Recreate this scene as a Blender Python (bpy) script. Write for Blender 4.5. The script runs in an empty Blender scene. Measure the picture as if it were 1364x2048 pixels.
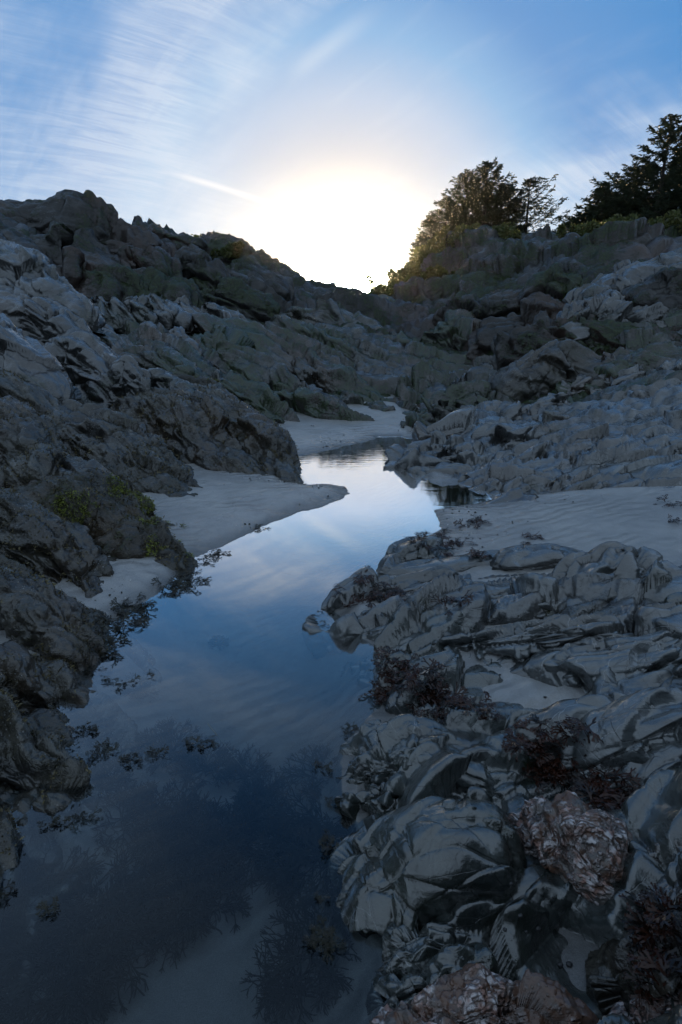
import bpy, math, random, time
import numpy as np
from mathutils import Vector, Matrix
T0 = time.time()
C = bpy.context.scene.collection
SC = bpy.context.scene
R = math.radians

# ------------------------------------------------------------------ camera
CAM_H, FPX, VH = 1.4, 1137.0, 640.0
PITCH = math.atan((1024 - VH) / FPX)
cam_d = bpy.data.cameras.new('camera'); cam = bpy.data.objects.new('camera', cam_d); C.objects.link(cam)
cam.location = (0, 0, CAM_H); cam.rotation_euler = (math.pi / 2 - PITCH, 0, 0)
cam_d.sensor_fit = 'VERTICAL'; cam_d.sensor_height = 36; cam_d.sensor_width = 24
cam_d.lens = 36 * FPX / 2048; cam_d.clip_start = 0.05; cam_d.clip_end = 9000
SC.camera = cam

# ------------------------------------------------------------------ sky and sun
SUN_AZ, SUN_EL = R(0.4), R(2.6)
SUN = Vector((math.sin(SUN_AZ) * math.cos(SUN_EL), math.cos(SUN_AZ) * math.cos(SUN_EL), math.sin(SUN_EL)))
w = bpy.data.worlds.new('World'); SC.world = w; w.use_nodes = True
wt = w.node_tree; wt.nodes.clear()
class NT:
    """small helper for building node trees"""
    def __init__(s, t): s.t = t
    def n(s, typ, **kw):
        nd = s.t.nodes.new(typ)
        for k, v in kw.items(): setattr(nd, k, v)
        return nd
    def l(s, a, b): s.t.links.new(a, b)
    def put(s, sock, v):
        if hasattr(v, 'is_output') or isinstance(v, bpy.types.NodeSocket): s.l(v, sock)
        else: sock.default_value = v
    def m(s, op, a, b=None, c=None, clamp=False):
        nd = s.n('ShaderNodeMath', operation=op); nd.use_clamp = clamp
        s.put(nd.inputs[0], a)
        if b is not None: s.put(nd.inputs[1], b)
        if c is not None: s.put(nd.inputs[2], c)
        return nd.outputs[0]
    def vm(s, op, a, b=None):
        nd = s.n('ShaderNodeVectorMath', operation=op)
        s.put(nd.inputs[0], a)
        if b is not None: s.put(nd.inputs[1], b)
        return nd.outputs['Value'] if op in ('DOT_PRODUCT', 'LENGTH') else nd.outputs[0]
    def mix(s, f, a, b, blend='MIX'):
        nd = s.n('ShaderNodeMix', data_type='RGBA', blend_type=blend)
        s.put(nd.inputs[0], f); s.put(nd.inputs[6], a); s.put(nd.inputs[7], b)
        return nd.outputs[2]
    def ramp(s, v, a, b, lo=0.0, hi=1.0, smooth=True):
        nd = s.n('ShaderNodeMapRange', interpolation_type='SMOOTHSTEP' if smooth else 'LINEAR')
        s.put(nd.inputs[0], v); s.put(nd.inputs[1], a); s.put(nd.inputs[2], b); s.put(nd.inputs[3], lo); s.put(nd.inputs[4], hi)
        return nd.outputs[0]
    def noise(s, vec, scale, detail=4, rough=0.5, dist=0.0):
        nd = s.n('ShaderNodeTexNoise'); s.l(vec, nd.inputs['Vector'])
        nd.inputs['Scale'].default_value = scale; nd.inputs['Detail'].default_value = detail
        nd.inputs['Roughness'].default_value = rough; nd.inputs['Distortion'].default_value = dist
        return nd.outputs[0]
    def vor(s, vec, scale, feature='F1', rnd=1.0):
        nd = s.n('ShaderNodeTexVoronoi', feature=feature); s.l(vec, nd.inputs['Vector'])
        nd.inputs['Scale'].default_value = scale; nd.inputs['Randomness'].default_value = rnd
        return nd.outputs[0]
    def mapping(s, vec, rot=(0, 0, 0), scale=(1, 1, 1), loc=(0, 0, 0)):
        nd = s.n('ShaderNodeMapping'); s.l(vec, nd.inputs[0])
        nd.inputs[1].default_value = loc; nd.inputs[2].default_value = rot; nd.inputs[3].default_value = scale
        return nd.outputs[0]
W = NT(wt)
sky = W.n('ShaderNodeTexSky', sky_type='NISHITA'); sky.sun_disc = False
sky.sun_elevation = SUN_EL; sky.sun_rotation = SUN_AZ; sky.dust_density = 0.6; sky.ozone_density = 2.0; sky.air_density = 1.0
dirv = W.n('ShaderNodeTexCoord').outputs['Generated']
dirn = W.vm('NORMALIZE', dirv)
sep = W.n('ShaderNodeSeparateXYZ'); W.l(dirn, sep.inputs[0])
el = W.m('MAXIMUM', sep.outputs[2], 0.0)
ca = W.m('MAXIMUM', W.vm('DOT_PRODUCT', dirn, tuple(SUN)), 0.0)
ang = W.m('ARCCOSINE', W.m('MINIMUM', ca, 0.999999))          # radians from the sun
# thin high cloud, laid out on a flat layer overhead
inv = W.m('DIVIDE', 1.0, W.m('ADD', el, 0.55))
cx = W.m('MULTIPLY', sep.outputs[0], inv); cy = W.m('MULTIPLY', sep.outputs[1], inv)
cmb = W.n('ShaderNodeCombineXYZ'); W.l(cx, cmb.inputs[0]); W.l(cy, cmb.inputs[1])
cp = cmb.outputs[0]
CL = {}
def WR(vec, deg, scale, loc=(0, 0, 0)): return W.mapping(W.mapping(vec, rot=(0, 0, R(deg))), scale=scale, loc=loc)
big = W.noise(WR(cp, 30, (1.6, 3.0, 1), (3.1, 0.6, 0)), 1.0, 5, 0.58, 0.35)
streak = W.noise(WR(cp, -28, (2.6, 22.0, 1)), 2.4, 7, 0.68, 0.9)
streak2 = W.noise(WR(cp, 42, (2.0, 11.0, 1), (1.7, 2.0, 0)), 1.8, 5, 0.6, 0.3)
veil = W.m('MULTIPLY', W.ramp(big, 0.40, 0.62), W.m('ADD', 0.55, W.m('MULTIPLY', W.ramp(streak, 0.3, 0.75), 0.6)))
veil = W.m('ADD', veil, W.m('MULTIPLY', W.ramp(streak2, 0.5, 0.8), 0.28), clamp=True)
def sky_dir(u, v):
    x = (u - 682) / FPX; y = (1024 - v) / FPX
    d = Vector((x, math.cos(PITCH) + y * math.sin(PITCH), -math.sin(PITCH) + y * math.cos(PITCH)))
    return d.normalized()
def cloud_xy(u, v):
    d = sky_dir(u, v); k = 1 / (max(d.z, 0) + 0.55); return d.x * k, d.y * k
def trail(p, q, width, soft=0.3):
    """a contrail lying between two points of the cloud layer"""
    (x0, y0), (x1, y1) = p, q
    L = math.hypot(x1 - x0, y1 - y0); tx, ty = (x1 - x0) / L, (y1 - y0) / L
    rx = W.m('SUBTRACT', cx, x0); ry = W.m('SUBTRACT', cy, y0)
    along = W.m('ADD', W.m('MULTIPLY', rx, tx), W.m('MULTIPLY', ry, ty))
    across = W.m('ABSOLUTE', W.m('SUBTRACT', W.m('MULTIPLY', rx, ty), W.m('MULTIPLY', ry, tx)))
    a = W.m('MULTIPLY', W.ramp(along, 0, L * 0.3), W.ramp(along, L, L * 0.45))
    return W.m('MULTIPLY', a, W.ramp(across, width, 0.0))
t1 = trail(cloud_xy(300, 335), cloud_xy(640, 445), 0.013)
t2 = trail(cloud_xy(560, 170), cloud_xy(790, -5), 0.024)
near_sun = W.m('POWER', 2.718, W.m('MULTIPLY', ang, -68.0))
aure = W.m('POWER', 2.718, W.m('MULTIPLY', ang, -34.0))
core = W.m('POWER', 2.718, W.m('MULTIPLY', W.m('POWER', ang, 2.0), -3500.0))
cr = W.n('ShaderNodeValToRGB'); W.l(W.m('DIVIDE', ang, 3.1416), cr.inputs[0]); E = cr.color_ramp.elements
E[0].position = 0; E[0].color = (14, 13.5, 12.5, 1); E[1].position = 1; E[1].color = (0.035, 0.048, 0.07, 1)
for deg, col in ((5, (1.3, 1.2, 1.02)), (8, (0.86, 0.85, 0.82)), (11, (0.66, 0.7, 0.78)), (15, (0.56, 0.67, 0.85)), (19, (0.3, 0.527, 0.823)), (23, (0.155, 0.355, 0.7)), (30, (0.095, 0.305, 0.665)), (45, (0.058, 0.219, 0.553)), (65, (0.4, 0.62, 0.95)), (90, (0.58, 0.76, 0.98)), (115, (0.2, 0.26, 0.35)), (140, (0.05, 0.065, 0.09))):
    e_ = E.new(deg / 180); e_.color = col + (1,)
skyc = W.mix(1.0, sky.outputs[0], (0.8, 0.95, 1.1, 1), 'MULTIPLY')
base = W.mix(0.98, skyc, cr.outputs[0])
low = W.ramp(el, 0.26, 0.0, 0.0, 1.0)
lowm = W.m('MULTIPLY', low, W.ramp(ang, 1.6, 0.6, 0.0, 0.62))
base = W.mix(lowm, base, (0.688, 0.848, 1.019, 1))
cloudc = W.mix(W.ramp(ang, 0.8, 0.3), (0.424, 0.615, 0.874, 1), (0.909, 0.963, 1.038, 1))
vv = W.m('MULTIPLY', veil, W.ramp(ang, 0.8, 0.25, 0.50, 0.62), clamp=True)
c1 = W.mix(vv, base, cloudc)
c1 = W.mix(W.m('ADD', W.m('MULTIPLY', t1, 0.8), W.m('MULTIPLY', t2, 0.25), clamp=True), c1, (1.077, 1.077, 1.077, 1))
def addl(c, f, col):
    sc = W.n('ShaderNodeVectorMath', operation='SCALE'); sc.inputs[0].default_value = col[:3]; W.l(f, sc.inputs[3])
    return W.vm('ADD', c, sc.outputs[0])
c2 = addl(c1, near_sun, (1800, 1560, 1180))
c2 = addl(c2, aure, (14, 11, 7))
c2 = addl(c2, core, (900, 620, 300))
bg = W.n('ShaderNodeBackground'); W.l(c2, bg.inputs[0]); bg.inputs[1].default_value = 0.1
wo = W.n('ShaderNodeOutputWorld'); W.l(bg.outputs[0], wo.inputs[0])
w.cycles.sampling_method = 'MANUAL'; w.cycles.sample_map_resolution = 1024

sd = bpy.data.lights.new('sun', 'SUN'); sd.energy = 2.6; sd.angle = R(0.5); sd.color = (1, 0.70, 0.36)
sun = bpy.data.objects.new('sun', sd); C.objects.link(sun)
sun.rotation_euler = SUN.to_track_quat('Z', 'Y').to_euler()
vs = SC.view_settings; vs.view_transform = 'Standard'; vs.look = 'None'; vs.gamma = 1; vs.use_curve_mapping = False
vs.exposure = 3.2
SC.cycles.max_bounces = 6; SC.cycles.transparent_max_bounces = 12; SC.cycles.use_denoising = True
SC.cycles.sample_clamp_indirect = 3.0

# ------------------------------------------------------------------ projection helpers
def P(u, v, kind, val):
    x = (u - 682) / FPX; y = (1024 - v) / FPX
    d = np.array((x, math.cos(PITCH) + y * math.sin(PITCH), -math.sin(PITCH) + y * math.cos(PITCH)))
    k = val / d[1] if kind == 'y' else (val - CAM_H) / d[2]
    p = d * k; p[2] += CAM_H
    return p
def depth_of(p):   # distance along the optical axis
    return p[..., 1] * math.cos(PITCH) + (CAM_H - p[..., 2]) * math.sin(PITCH)

# ------------------------------------------------------------------ numpy noise
def h3(ix, iy, iz, s=0):
    h = (ix.astype(np.uint32) * np.uint32(374761393) + iy.astype(np.uint32) * np.uint32(668265263)
         + iz.astype(np.uint32) * np.uint32(2147483647) + np.uint32((s * 974634777 + 12345) & 0xffffffff))
    h = (h ^ (h >> np.uint32(13))) * np.uint32(1274126177)
    h = (h ^ (h >> np.uint32(16))) * np.uint32(2246822519)
    return h ^ (h >> np.uint32(15))
def f01(h): return (h & np.uint32(0xffffff)).astype(np.float32) * np.float32(1 / 16777216.0)
def vnoise(p, s=0):
    p = p.astype(np.float32); fl = np.floor(p); i = fl.astype(np.int64); f = p - fl
    f = f * f * f * (f * (f * 6 - 15) + 10)
    X, Y, Z = i[:, 0], i[:, 1], i[:, 2]; fx, fy, fz = f[:, 0], f[:, 1], f[:, 2]
    def c(a, b, d): return f01(h3(X + a, Y + b, Z + d, s))
    x00 = c(0,0,0)*(1-fx)+c(1,0,0)*fx; x10 = c(0,1,0)*(1-fx)+c(1,1,0)*fx
    x01 = c(0,0,1)*(1-fx)+c(1,0,1)*fx; x11 = c(0,1,1)*(1-fx)+c(1,1,1)*fx
    return ((x00*(1-fy)+x10*fy)*(1-fz) + (x01*(1-fy)+x11*fy)*fz) * 2 - 1
def fbm(p, octs=4, g=0.5, s=0):
    a, t, o = 1.0, 0.0, 0.0
    for k in range(octs):
        o = o + a * vnoise(p * (2.03 ** k) + 17.3 * k, s + k); t += a; a *= g
    return o / t
def worley(q, s=0):
    q = q.astype(np.float32); fl = np.floor(q); i = fl.astype(np.int64); n = len(q)
    F1 = np.full(n, 9, np.float32); F2 = np.full(n, 9, np.float32); hid = np.zeros(n, np.uint32); vec = np.zeros((n, 3), np.float32)
    for a in (-1, 0, 1):
        for b in (-1, 0, 1):
            for c in (-1, 0, 1):
                h = h3(i[:, 0] + a, i[:, 1] + b, i[:, 2] + c, s)
                dx = fl[:, 0] + a + f01(h) - q[:, 0]
                h2 = h * np.uint32(747796405) + np.uint32(2891336453)
                dy = fl[:, 1] + b + f01(h2 ^ (h2 >> np.uint32(11))) - q[:, 1]
                h4 = h2 * np.uint32(277803737) + np.uint32(77)
                dz = fl[:, 2] + c + f01(h4 ^ (h4 >> np.uint32(9))) - q[:, 2]
                d = dx*dx + dy*dy + dz*dz
                cl = d < F1
                F2 = np.where(cl, F1, np.minimum(F2, d)); F1 = np.where(cl, d, F1); hid = np.where(cl, h, hid)
                vec[cl, 0] = dx[cl]; vec[cl, 1] = dy[cl]; vec[cl, 2] = dz[cl]
    return np.sqrt(F1), np.sqrt(F2), hid, vec
def frame(e1, e2):
    e1 = np.array(e1, float); e1 /= np.linalg.norm(e1)
    e2 = np.array(e2, float); e2 -= e1 * e1.dot(e2); e2 /= np.linalg.norm(e2)
    return np.stack([e1, e2, np.cross(e1, e2)])
FR = {'L': frame((.86, -.32, -.40), (.3, .9, .1)), 'R': frame((.95, .28, .12), (-.2, .75, -.6)),
      'N': frame((.96, -.1, -.05), (.1, .3, .95)), 'H': frame((.95, .1, -.2), (0, .6, .8))}
def bricks(q, size, s):
    """jointed blocks in bedding layers: block id hash, local coordinates, distance to the nearest joint in metres"""
    k = np.floor(q[:, 2]); kk = k.astype(np.int64); z0 = np.zeros_like(kk)
    qa = q[:, 0] + f01(h3(kk, z0, z0 + 5, s)) * 7; a = np.floor(qa); ia = a.astype(np.int64)
    qb = q[:, 1] + f01(h3(kk, ia, z0 + 9, s)) * 5; b = np.floor(qb); ib = b.astype(np.int64)
    h = h3(ia, ib, kk, s + 2)
    loc = np.stack([qa - a, qb - b, q[:, 2] - k], 1); dist = (np.minimum(loc, 1 - loc) * np.array(size, np.float32)).min(1)
    return h, loc - 0.5, dist
def displace(p, st):
    p = p + st.get('seed', 0) * np.array([3.17, 1.93, 2.71])
    return displace_(p, st)
def displace_(p, st):
    """rock relief in metres: bedded and jointed blocks, swells, worn ridges, grit.  st: dict of sizes and amounts"""
    S = st['S']; F = FR[st['fr']]; an = np.array(st.get('an', (2.2, 1, 0.8))) * S
    wv = np.stack([fbm(p / (S * 1.9) + k * 9.1, 3, s=k + 3) for k in range(3)], 1)
    r0 = p @ F.T; o = np.zeros(len(p))
    m = np.clip(0.5 + 1.1 * fbm(p / (S * 2.6) + 5, 2, s=31), 0.05, 1)
    # big blocks (irregular cells)
    q = r0 / an + wv * st.get('warp', 0.45)
    f1, f2, hid, vec = worley(q, 1)
    t = np.stack([f01(hid * np.uint32(k)) for k in (3266489917, 668265263, 374761393)], 1) - 0.5
    o += S * ((f01(hid) - 0.5) * st.get('step', 0.22) + (t * vec).sum(1) * st.get('tilt', 0.5) + st.get('pillow', 0.2) * (0.45 - f1 ** 2))
    e = np.clip(1 - (f2 - f1) / st.get('cw', 0.10), 0, 1); o -= S * e ** 1.5 * st.get('crack', 0.12) * (0.3 + m)
    sw = st.get('saw', 0)
    if sw:
        dx, dy = (.30, .95) if st['fr'] in 'LH' else (-.26, .96)
        for lv, (per, am) in enumerate(((1.0, 1.0), (0.37, 0.42))):
            pr = st.get('sp', .5) * S * per
            g = (p[:, 0] * dx + p[:, 1] * dy - p[:, 2] * .75) / pr + f01(hid * np.uint32(2654435761)) * 1.0 * (1 if lv == 0 else 2.3) + wv[:, lv] * 1.1
            fr = g - np.floor(g); am_k = 0.35 + 0.65 * f01(h3(np.floor(g).astype(np.int64), hid.astype(np.int64) % 997, np.zeros(len(p), np.int64), 7))
            o += sw * am * pr * am_k * (np.where(fr < .12, fr / .12, 1 - (fr - .12) / .88) - .5) * (m if lv else np.clip(m + .35, 0, 1))
    # bedding: thin blocks, each standing a little proud or back
    bk = st.get('bed', 0)
    if bk:
        for lv, (f, amt) in enumerate(((0.55, 1.0), (0.2, 0.45))):
            sz = np.array(st.get('bs', (2.6, 1.3, 0.45))) * S * f
            h, loc, dist = bricks((r0 + wv * S * st.get('bw', .35) * (1 if lv == 0 else 1)) / sz + wv[:, [1, 2, 0]] * .25, sz, 50 + lv)
            t = np.stack([f01(h * np.uint32(k)) for k in (3266489917, 668265263, 374761393)], 1) - 0.5
            mm = m if lv else np.clip(m + .3, 0, 1)
            o += bk * amt * mm * S * ((f01(h) - 0.5) + (t * loc).sum(1) * 0.9)
            o -= bk * amt * mm * S * 0.55 * np.exp(-dist / (S * 0.035 * (1 if lv == 0 else .6))) * (f01(h3(np.floor(p[:,0]/S*2).astype(np.int64), np.floor(p[:,1]/S*2).astype(np.int64), np.zeros(len(p),np.int64), 3)) * 0 + 1)
    # worn ridges running down dip
    rd = st.get('ridge', 0)
    if rd:
        qr = r0 / (np.array([2.6, 1.0, 0.8]) * S * 0.8) + wv * 0.5
        rn = 1 - np.abs(fbm(qr, 4, 0.55, s=61)) * 2.2; o += rd * S * (rn - 0.4)
    o += fbm(p / (S * 0.28), 4, 0.6, s=11) * S * st.get('grit', 0.05)
    return o

# ------------------------------------------------------------------ object helpers
def tag(o, label=None, cat=None, group=None, kind=None):
    if label: o['label'] = label
    if cat: o['category'] = cat
    if group: o['group'] = group
    if kind: o['kind'] = kind
    return o
def grid_faces(nu, nv):
    a = np.arange(nu * nv).reshape(nu, nv)
    return np.stack([a[:-1, :-1], a[1:, :-1], a[1:, 1:], a[:-1, 1:]], -1).reshape(-1, 4)
NV = [0]
def mesh_obj(name, V, F, mat, parent=None, smooth=True, loc=None):
    V = np.asarray(V, np.float64)
    if loc is not None: V = V - np.array(loc)
    me = bpy.data.meshes.new(name); F = np.asarray(F, np.int32); k = F.shape[1]
    me.vertices.add(len(V)); me.vertices.foreach_set('co', V.astype(np.float32).ravel())
    me.loops.add(F.size); me.loops.foreach_set('vertex_index', F.ravel())
    me.polygons.add(len(F)); me.polygons.foreach_set('loop_start', np.arange(0, F.size, k, dtype=np.int32))
    me.polygons.foreach_set('loop_total', np.full(len(F), k, np.int32))
    if smooth: me.polygons.foreach_set('use_smooth', np.ones(len(F), bool))
    me.materials.append(mat); me.update(); me.validate()
    NV[0] += len(F) * (k - 2)
    o = bpy.data.objects.new(name, me); C.objects.link(o)
    if loc is not None: o.location = loc
    if parent is not None: o.parent = parent
    return o
def normals_grid(G):
    du = np.gradient(G, axis=0); dv = np.gradient(G, axis=1)
    n = np.cross(du, dv); l = np.linalg.norm(n, axis=-1, keepdims=True); return n / np.maximum(l, 1e-9)
# ------------------------------------------------------------------ materials
def new_mat(name):
    m = bpy.data.materials.new(name); m.use_nodes = True; m.node_tree.nodes.clear()
    N = NT(m.node_tree); out = N.n('ShaderNodeOutputMaterial'); b = N.n('ShaderNodeBsdfPrincipled')
    N.l(b.outputs[0], out.inputs[0]); pos = N.n('ShaderNodeNewGeometry').outputs['Position']
    return m, N, b, pos, out
def rock_mat(name, dark, light, brown, rough=(0.3, 0.6), speck=0.0, moss=None, moss_amt=0.0, s=1.0, veins=0.0, frame_rot=(0.3, 0.2, 0.25), bump=1.0, quartz=0.0, brown_amt=0.75, spec=0.5, turf=0.0, coat=0.8, tone=0.52):
    m, N, b, pos, out = new_mat(name)
    pr = N.mapping(pos, rot=frame_rot); mp = N.mapping(pr, scale=(1 / s, 2.2 / s, 2.2 / s))
    n1 = N.noise(mp, 2.3, 8, 0.62, 0.5); n2 = N.noise(pos, 1.1 / s, 5, 0.6); n3 = N.noise(pos, 38 / s, 5, 0.7)
    col = N.mix(N.ramp(n1, 0.40, 0.60), dark, light)
    col = N.mix(N.m('MULTIPLY', N.ramp(n2, 0.45, 0.68), brown_amt), col, brown)
    col = N.mix(N.m('MULTIPLY', N.ramp(n3, 0.35, 0.75), 0.5), col, N.mix(1.0, col, (0.45, 0.45, 0.45, 1), 'MULTIPLY'))
    # joints: thin, slightly wandering lines, coloured darker than the rock around them
    nz = N.n('ShaderNodeTexNoise'); N.l(pos, nz.inputs['Vector']); nz.inputs['Scale'].default_value = 3.5 / s; nz.inputs['Detail'].default_value = 5
    sc = N.n('ShaderNodeVectorMath', operation='SCALE'); N.l(nz.outputs[1], sc.inputs[0]); sc.inputs[3].default_value = 0.55
    wv = N.vm('ADD', mp, sc.outputs[0])
    sc2 = N.n('ShaderNodeVectorMath', operation='SCALE'); N.l(nz.outputs[1], sc2.inputs[0]); sc2.inputs[3].default_value = 0.07 * s
    pw = N.vm('ADD', pr, sc2.outputs[0])
    e1 = N.vor(N.mapping(pw, scale=(0.8 / s, 8.5 / s, 8.5 / s)), 1.4, 'DISTANCE_TO_EDGE')
    e2 = N.vor(N.mapping(N.mapping(pw, rot=(0.2, 0.4, 1.25)), scale=(0.7 / s, 6 / s, 6 / s)), 1.5, 'DISTANCE_TO_EDGE')
    k1 = N.ramp(N.noise(pos, 2.9 / s, 4), 0.40, 0.52); keep = N.ramp(N.noise(pos, 2.1 / s, 3), 0.44, 0.56)
    j1 = N.m('MAXIMUM', N.ramp(e1, 0.0, 0.018), k1); j2 = N.m('MAXIMUM', N.ramp(e2, 0.0, 0.014), keep)
    col = N.mix(N.m('MULTIPLY', N.m('SUBTRACT', 1.0, N.m('MULTIPLY', j1, j2)), 0.35), col, (0.012, 0.012, 0.012, 1))
    h = N.m('ADD', N.m('MULTIPLY', j1, 0.30), N.m('MULTIPLY', j2, 0.16))
    h = N.m('ADD', h, N.m('MULTIPLY', n1, 0.8)); h = N.m('ADD', h, N.m('MULTIPLY', n3, 0.10 + turf * .5))
    n4 = N.noise(N.mapping(pr, scale=(3 / s, 20 / s, 20 / s)), 3.0, 5, 0.65); h = N.m('ADD', h, N.m('MULTIPLY', n4, 0.22)); h = N.m('ADD', h, N.m('MULTIPLY', N.noise(pos, 110 / s, 3, 0.7), 0.05))
    col = N.mix(N.m('MULTIPLY', N.ramp(n4, 0.4, 0.7), 0.35), col, N.mix(1.0, col, (0.5, 0.5, 0.5, 1), 'MULTIPLY'))
    if veins:
        vl = N.vor(N.mapping(wv, rot=(0.9, 0.4, 1.1), scale=(1, 2.6, 1)), 2.3, 'DISTANCE_TO_EDGE')
        vk = N.m('MULTIPLY', N.ramp(vl, 0.012, 0.0), N.ramp(N.noise(pos, 1.7, 3), 0.5, 0.6))
        col = N.mix(N.m('MULTIPLY', vk, veins), col, (0.34, 0.35, 0.36, 1))
    if speck:
        sp = N.vor(pos, 70 / s, 'F1'); k = N.m('MULTIPLY', N.ramp(sp, 0.30, 0.16), N.ramp(N.noise(pos, 5.0 / s, 4, 0.65), 0.48, 0.66))
        col = N.mix(N.m('MULTIPLY', k, speck), col, (0.42, 0.42, 0.40, 1)); h = N.m('ADD', h, N.m('MULTIPLY', k, 0.3))
        li = N.ramp(N.noise(pos, 3.1 / s, 7, 0.7, 0.4), 0.62, 0.68)
        col = N.mix(N.m('MULTIPLY', li, speck * 0.8), col, (0.30, 0.32, 0.33, 1))
    if quartz:
        lv = N.vor(N.mapping(wv, rot=(0, 0, R(35)), scale=(1, 1.5, 1)), 26, 'F1')
        k = N.m('MULTIPLY', N.ramp(lv, 0.72, 0.42), N.ramp(N.noise(pos, 9, 5, 0.6), 0.42, 0.54)); col = N.mix(N.ramp(N.noise(pos, 30, 4), 0.4, 0.6), col, (0.10, 0.055, 0.038, 1))
        qc = N.mix(N.ramp(N.noise(pos, 40, 3), 0.4, 0.62), (0.50, 0.47, 0.47, 1), (0.30, 0.19, 0.16, 1))
        col = N.mix(N.m('MULTIPLY', k, quartz), col, qc); h = N.m('ADD', h, N.m('MULTIPLY', k, 0.9))
    r = N.ramp(N.noise(pos, 3.0 / s, 5, 0.6), 0.35, 0.65, rough[0], rough[1])
    if moss:
        nm = N.noise(pos, 1.5 / s, 6, 0.7); fz = N.noise(pos, 60 / s, 3, 0.7)
        nrm = N.n('ShaderNodeNewGeometry').outputs['Normal']; sx = N.n('ShaderNodeSeparateXYZ'); N.l(nrm, sx.inputs[0])
        mk = N.m('MULTIPLY', N.ramp(N.m('ADD', N.m('ADD', nm, N.m('MULTIPLY', fz, 0.3)), N.m('MULTIPLY', N.noise(pos, 9 / s, 5, 0.7), 0.5)), 1.04 - moss_amt, 1.16 - moss_amt), N.ramp(sx.outputs[2], -0.3, 0.2))
        mc = N.mix(N.ramp(fz, 0.35, 0.65), tuple(x * 0.4 for x in moss[:3]) + (1,), moss)
        col = N.mix(mk, col, mc); r = N.m('ADD', r, N.m('MULTIPLY', mk, 0.3)); h = N.m('ADD', h, N.m('MULTIPLY', N.m('MULTIPLY', mk, fz), 1.3))
    bp = N.n('ShaderNodeBump'); bp.inputs['Strength'].default_value = 0.75 * bump; bp.inputs['Distance'].default_value = 0.035 * s
    N.l(h, bp.inputs['Height']); N.l(bp.outputs[0], b.inputs['Normal'])
    b.inputs['Coat Weight'].default_value = coat; b.inputs['Coat Roughness'].default_value = 0.13; b.inputs['Coat IOR'].default_value = 1.72
    bc = N.n('ShaderNodeBump'); bc.inputs['Strength'].default_value = 0.22 * bump; bc.inputs['Distance'].default_value = 0.03 * s; N.l(h, bc.inputs['Height']); N.l(bc.outputs[0], b.inputs['Coat Normal'])
    hs = N.n('ShaderNodeHueSaturation'); N.l(col, hs.inputs['Color']); hs.inputs['Value'].default_value = tone; hs.inputs['Saturation'].default_value = 1.15; col = hs.outputs[0]
    N.l(col, b.inputs['Base Color']); N.put(b.inputs['Roughness'], r); b.inputs['Specular IOR Level'].default_value = 0.25
    return m
def c4(r, g, b_): return (r, g, b_, 1)
M = {}
M['left'] = rock_mat('weedy_dark_rock', c4(.012, .011, .008), c4(.095, .090, .070), c4(.065, .038, .018), (0.35, 0.7), 0.9, c4(.060, .056, .024), 0.12, 1.0, turf=1.0, bump=1.2, coat=0.55, tone=0.5)
M['leftmoss'] = rock_mat('green_weedy_rock', c4(.028, .028, .022), c4(.10, .10, .085), c4(.09, .055, .025), (0.4, 0.75), 0.4, c4(.09, .095, .022), 0.14, 1.0, turf=1.0, bump=1.2, coat=0.3)
M['upleft'] = rock_mat('bare_slate_rock', c4(.018, .020, .020), c4(.10, .105, .105), c4(.060, .038, .028), (0.28, 0.6), 0.45, c4(.035, .06, .025), 0.12, 1.6, coat=0.8, tone=0.36)
M['hill'] = rock_mat('dark_hill_rock', c4(.012, .012, .0115), c4(.050, .047, .044), c4(.075, .036, .022), (0.45, 0.8), 0.2, c4(.035, .055, .014), 0.17, 3.0, brown_amt=.7, coat=0.25, tone=0.6)
M['slope'] = rock_mat('wet_green_slope_rock', c4(.013, .014, .012), c4(.065, .068, .060), c4(.065, .034, .018), (0.25, 0.55), 0.25, c4(.035, .065, .012), 0.20, 1.8, coat=0.55, tone=0.5)
M['right'] = rock_mat('grey_slate_rock', c4(.032, .038, .039), c4(.125, .140, .143), c4(.075, .068, .058), (0.26, 0.5), 0.0, None, 0, 1.0, veins=0.7, frame_rot=(0.6, -0.1, -0.3), coat=1.0)
M['jumble'] = rock_mat('wet_jumbled_rock', c4(.024, .027, .028), c4(.125, .135, .138), c4(.085, .058, .040), (0.22, 0.5), 0.25, c4(.05, .05, .02), 0.10, 1.3, frame_rot=(0.6, -0.1, -0.3), coat=0.95, tone=0.42)
M['wet'] = rock_mat('wet_dark_slate', c4(.014, .019, .018), c4(.075, .088, .085), c4(.038, .044, .030), (0.16, 0.42), 0.0, c4(.02, .04, .012), 0.06, 0.8, veins=0.8, frame_rot=(0.2, 0.1, 1.3), coat=1.0)
M['quartz'] = rock_mat('quartz_veined_rock', c4(.045, .042, .04), c4(.13, .12, .11), c4(.10, .05, .035), (0.3, 0.6), 0.2, None, 0, 0.8, quartz=0.9, coat=0.35, tone=0.8)

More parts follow.
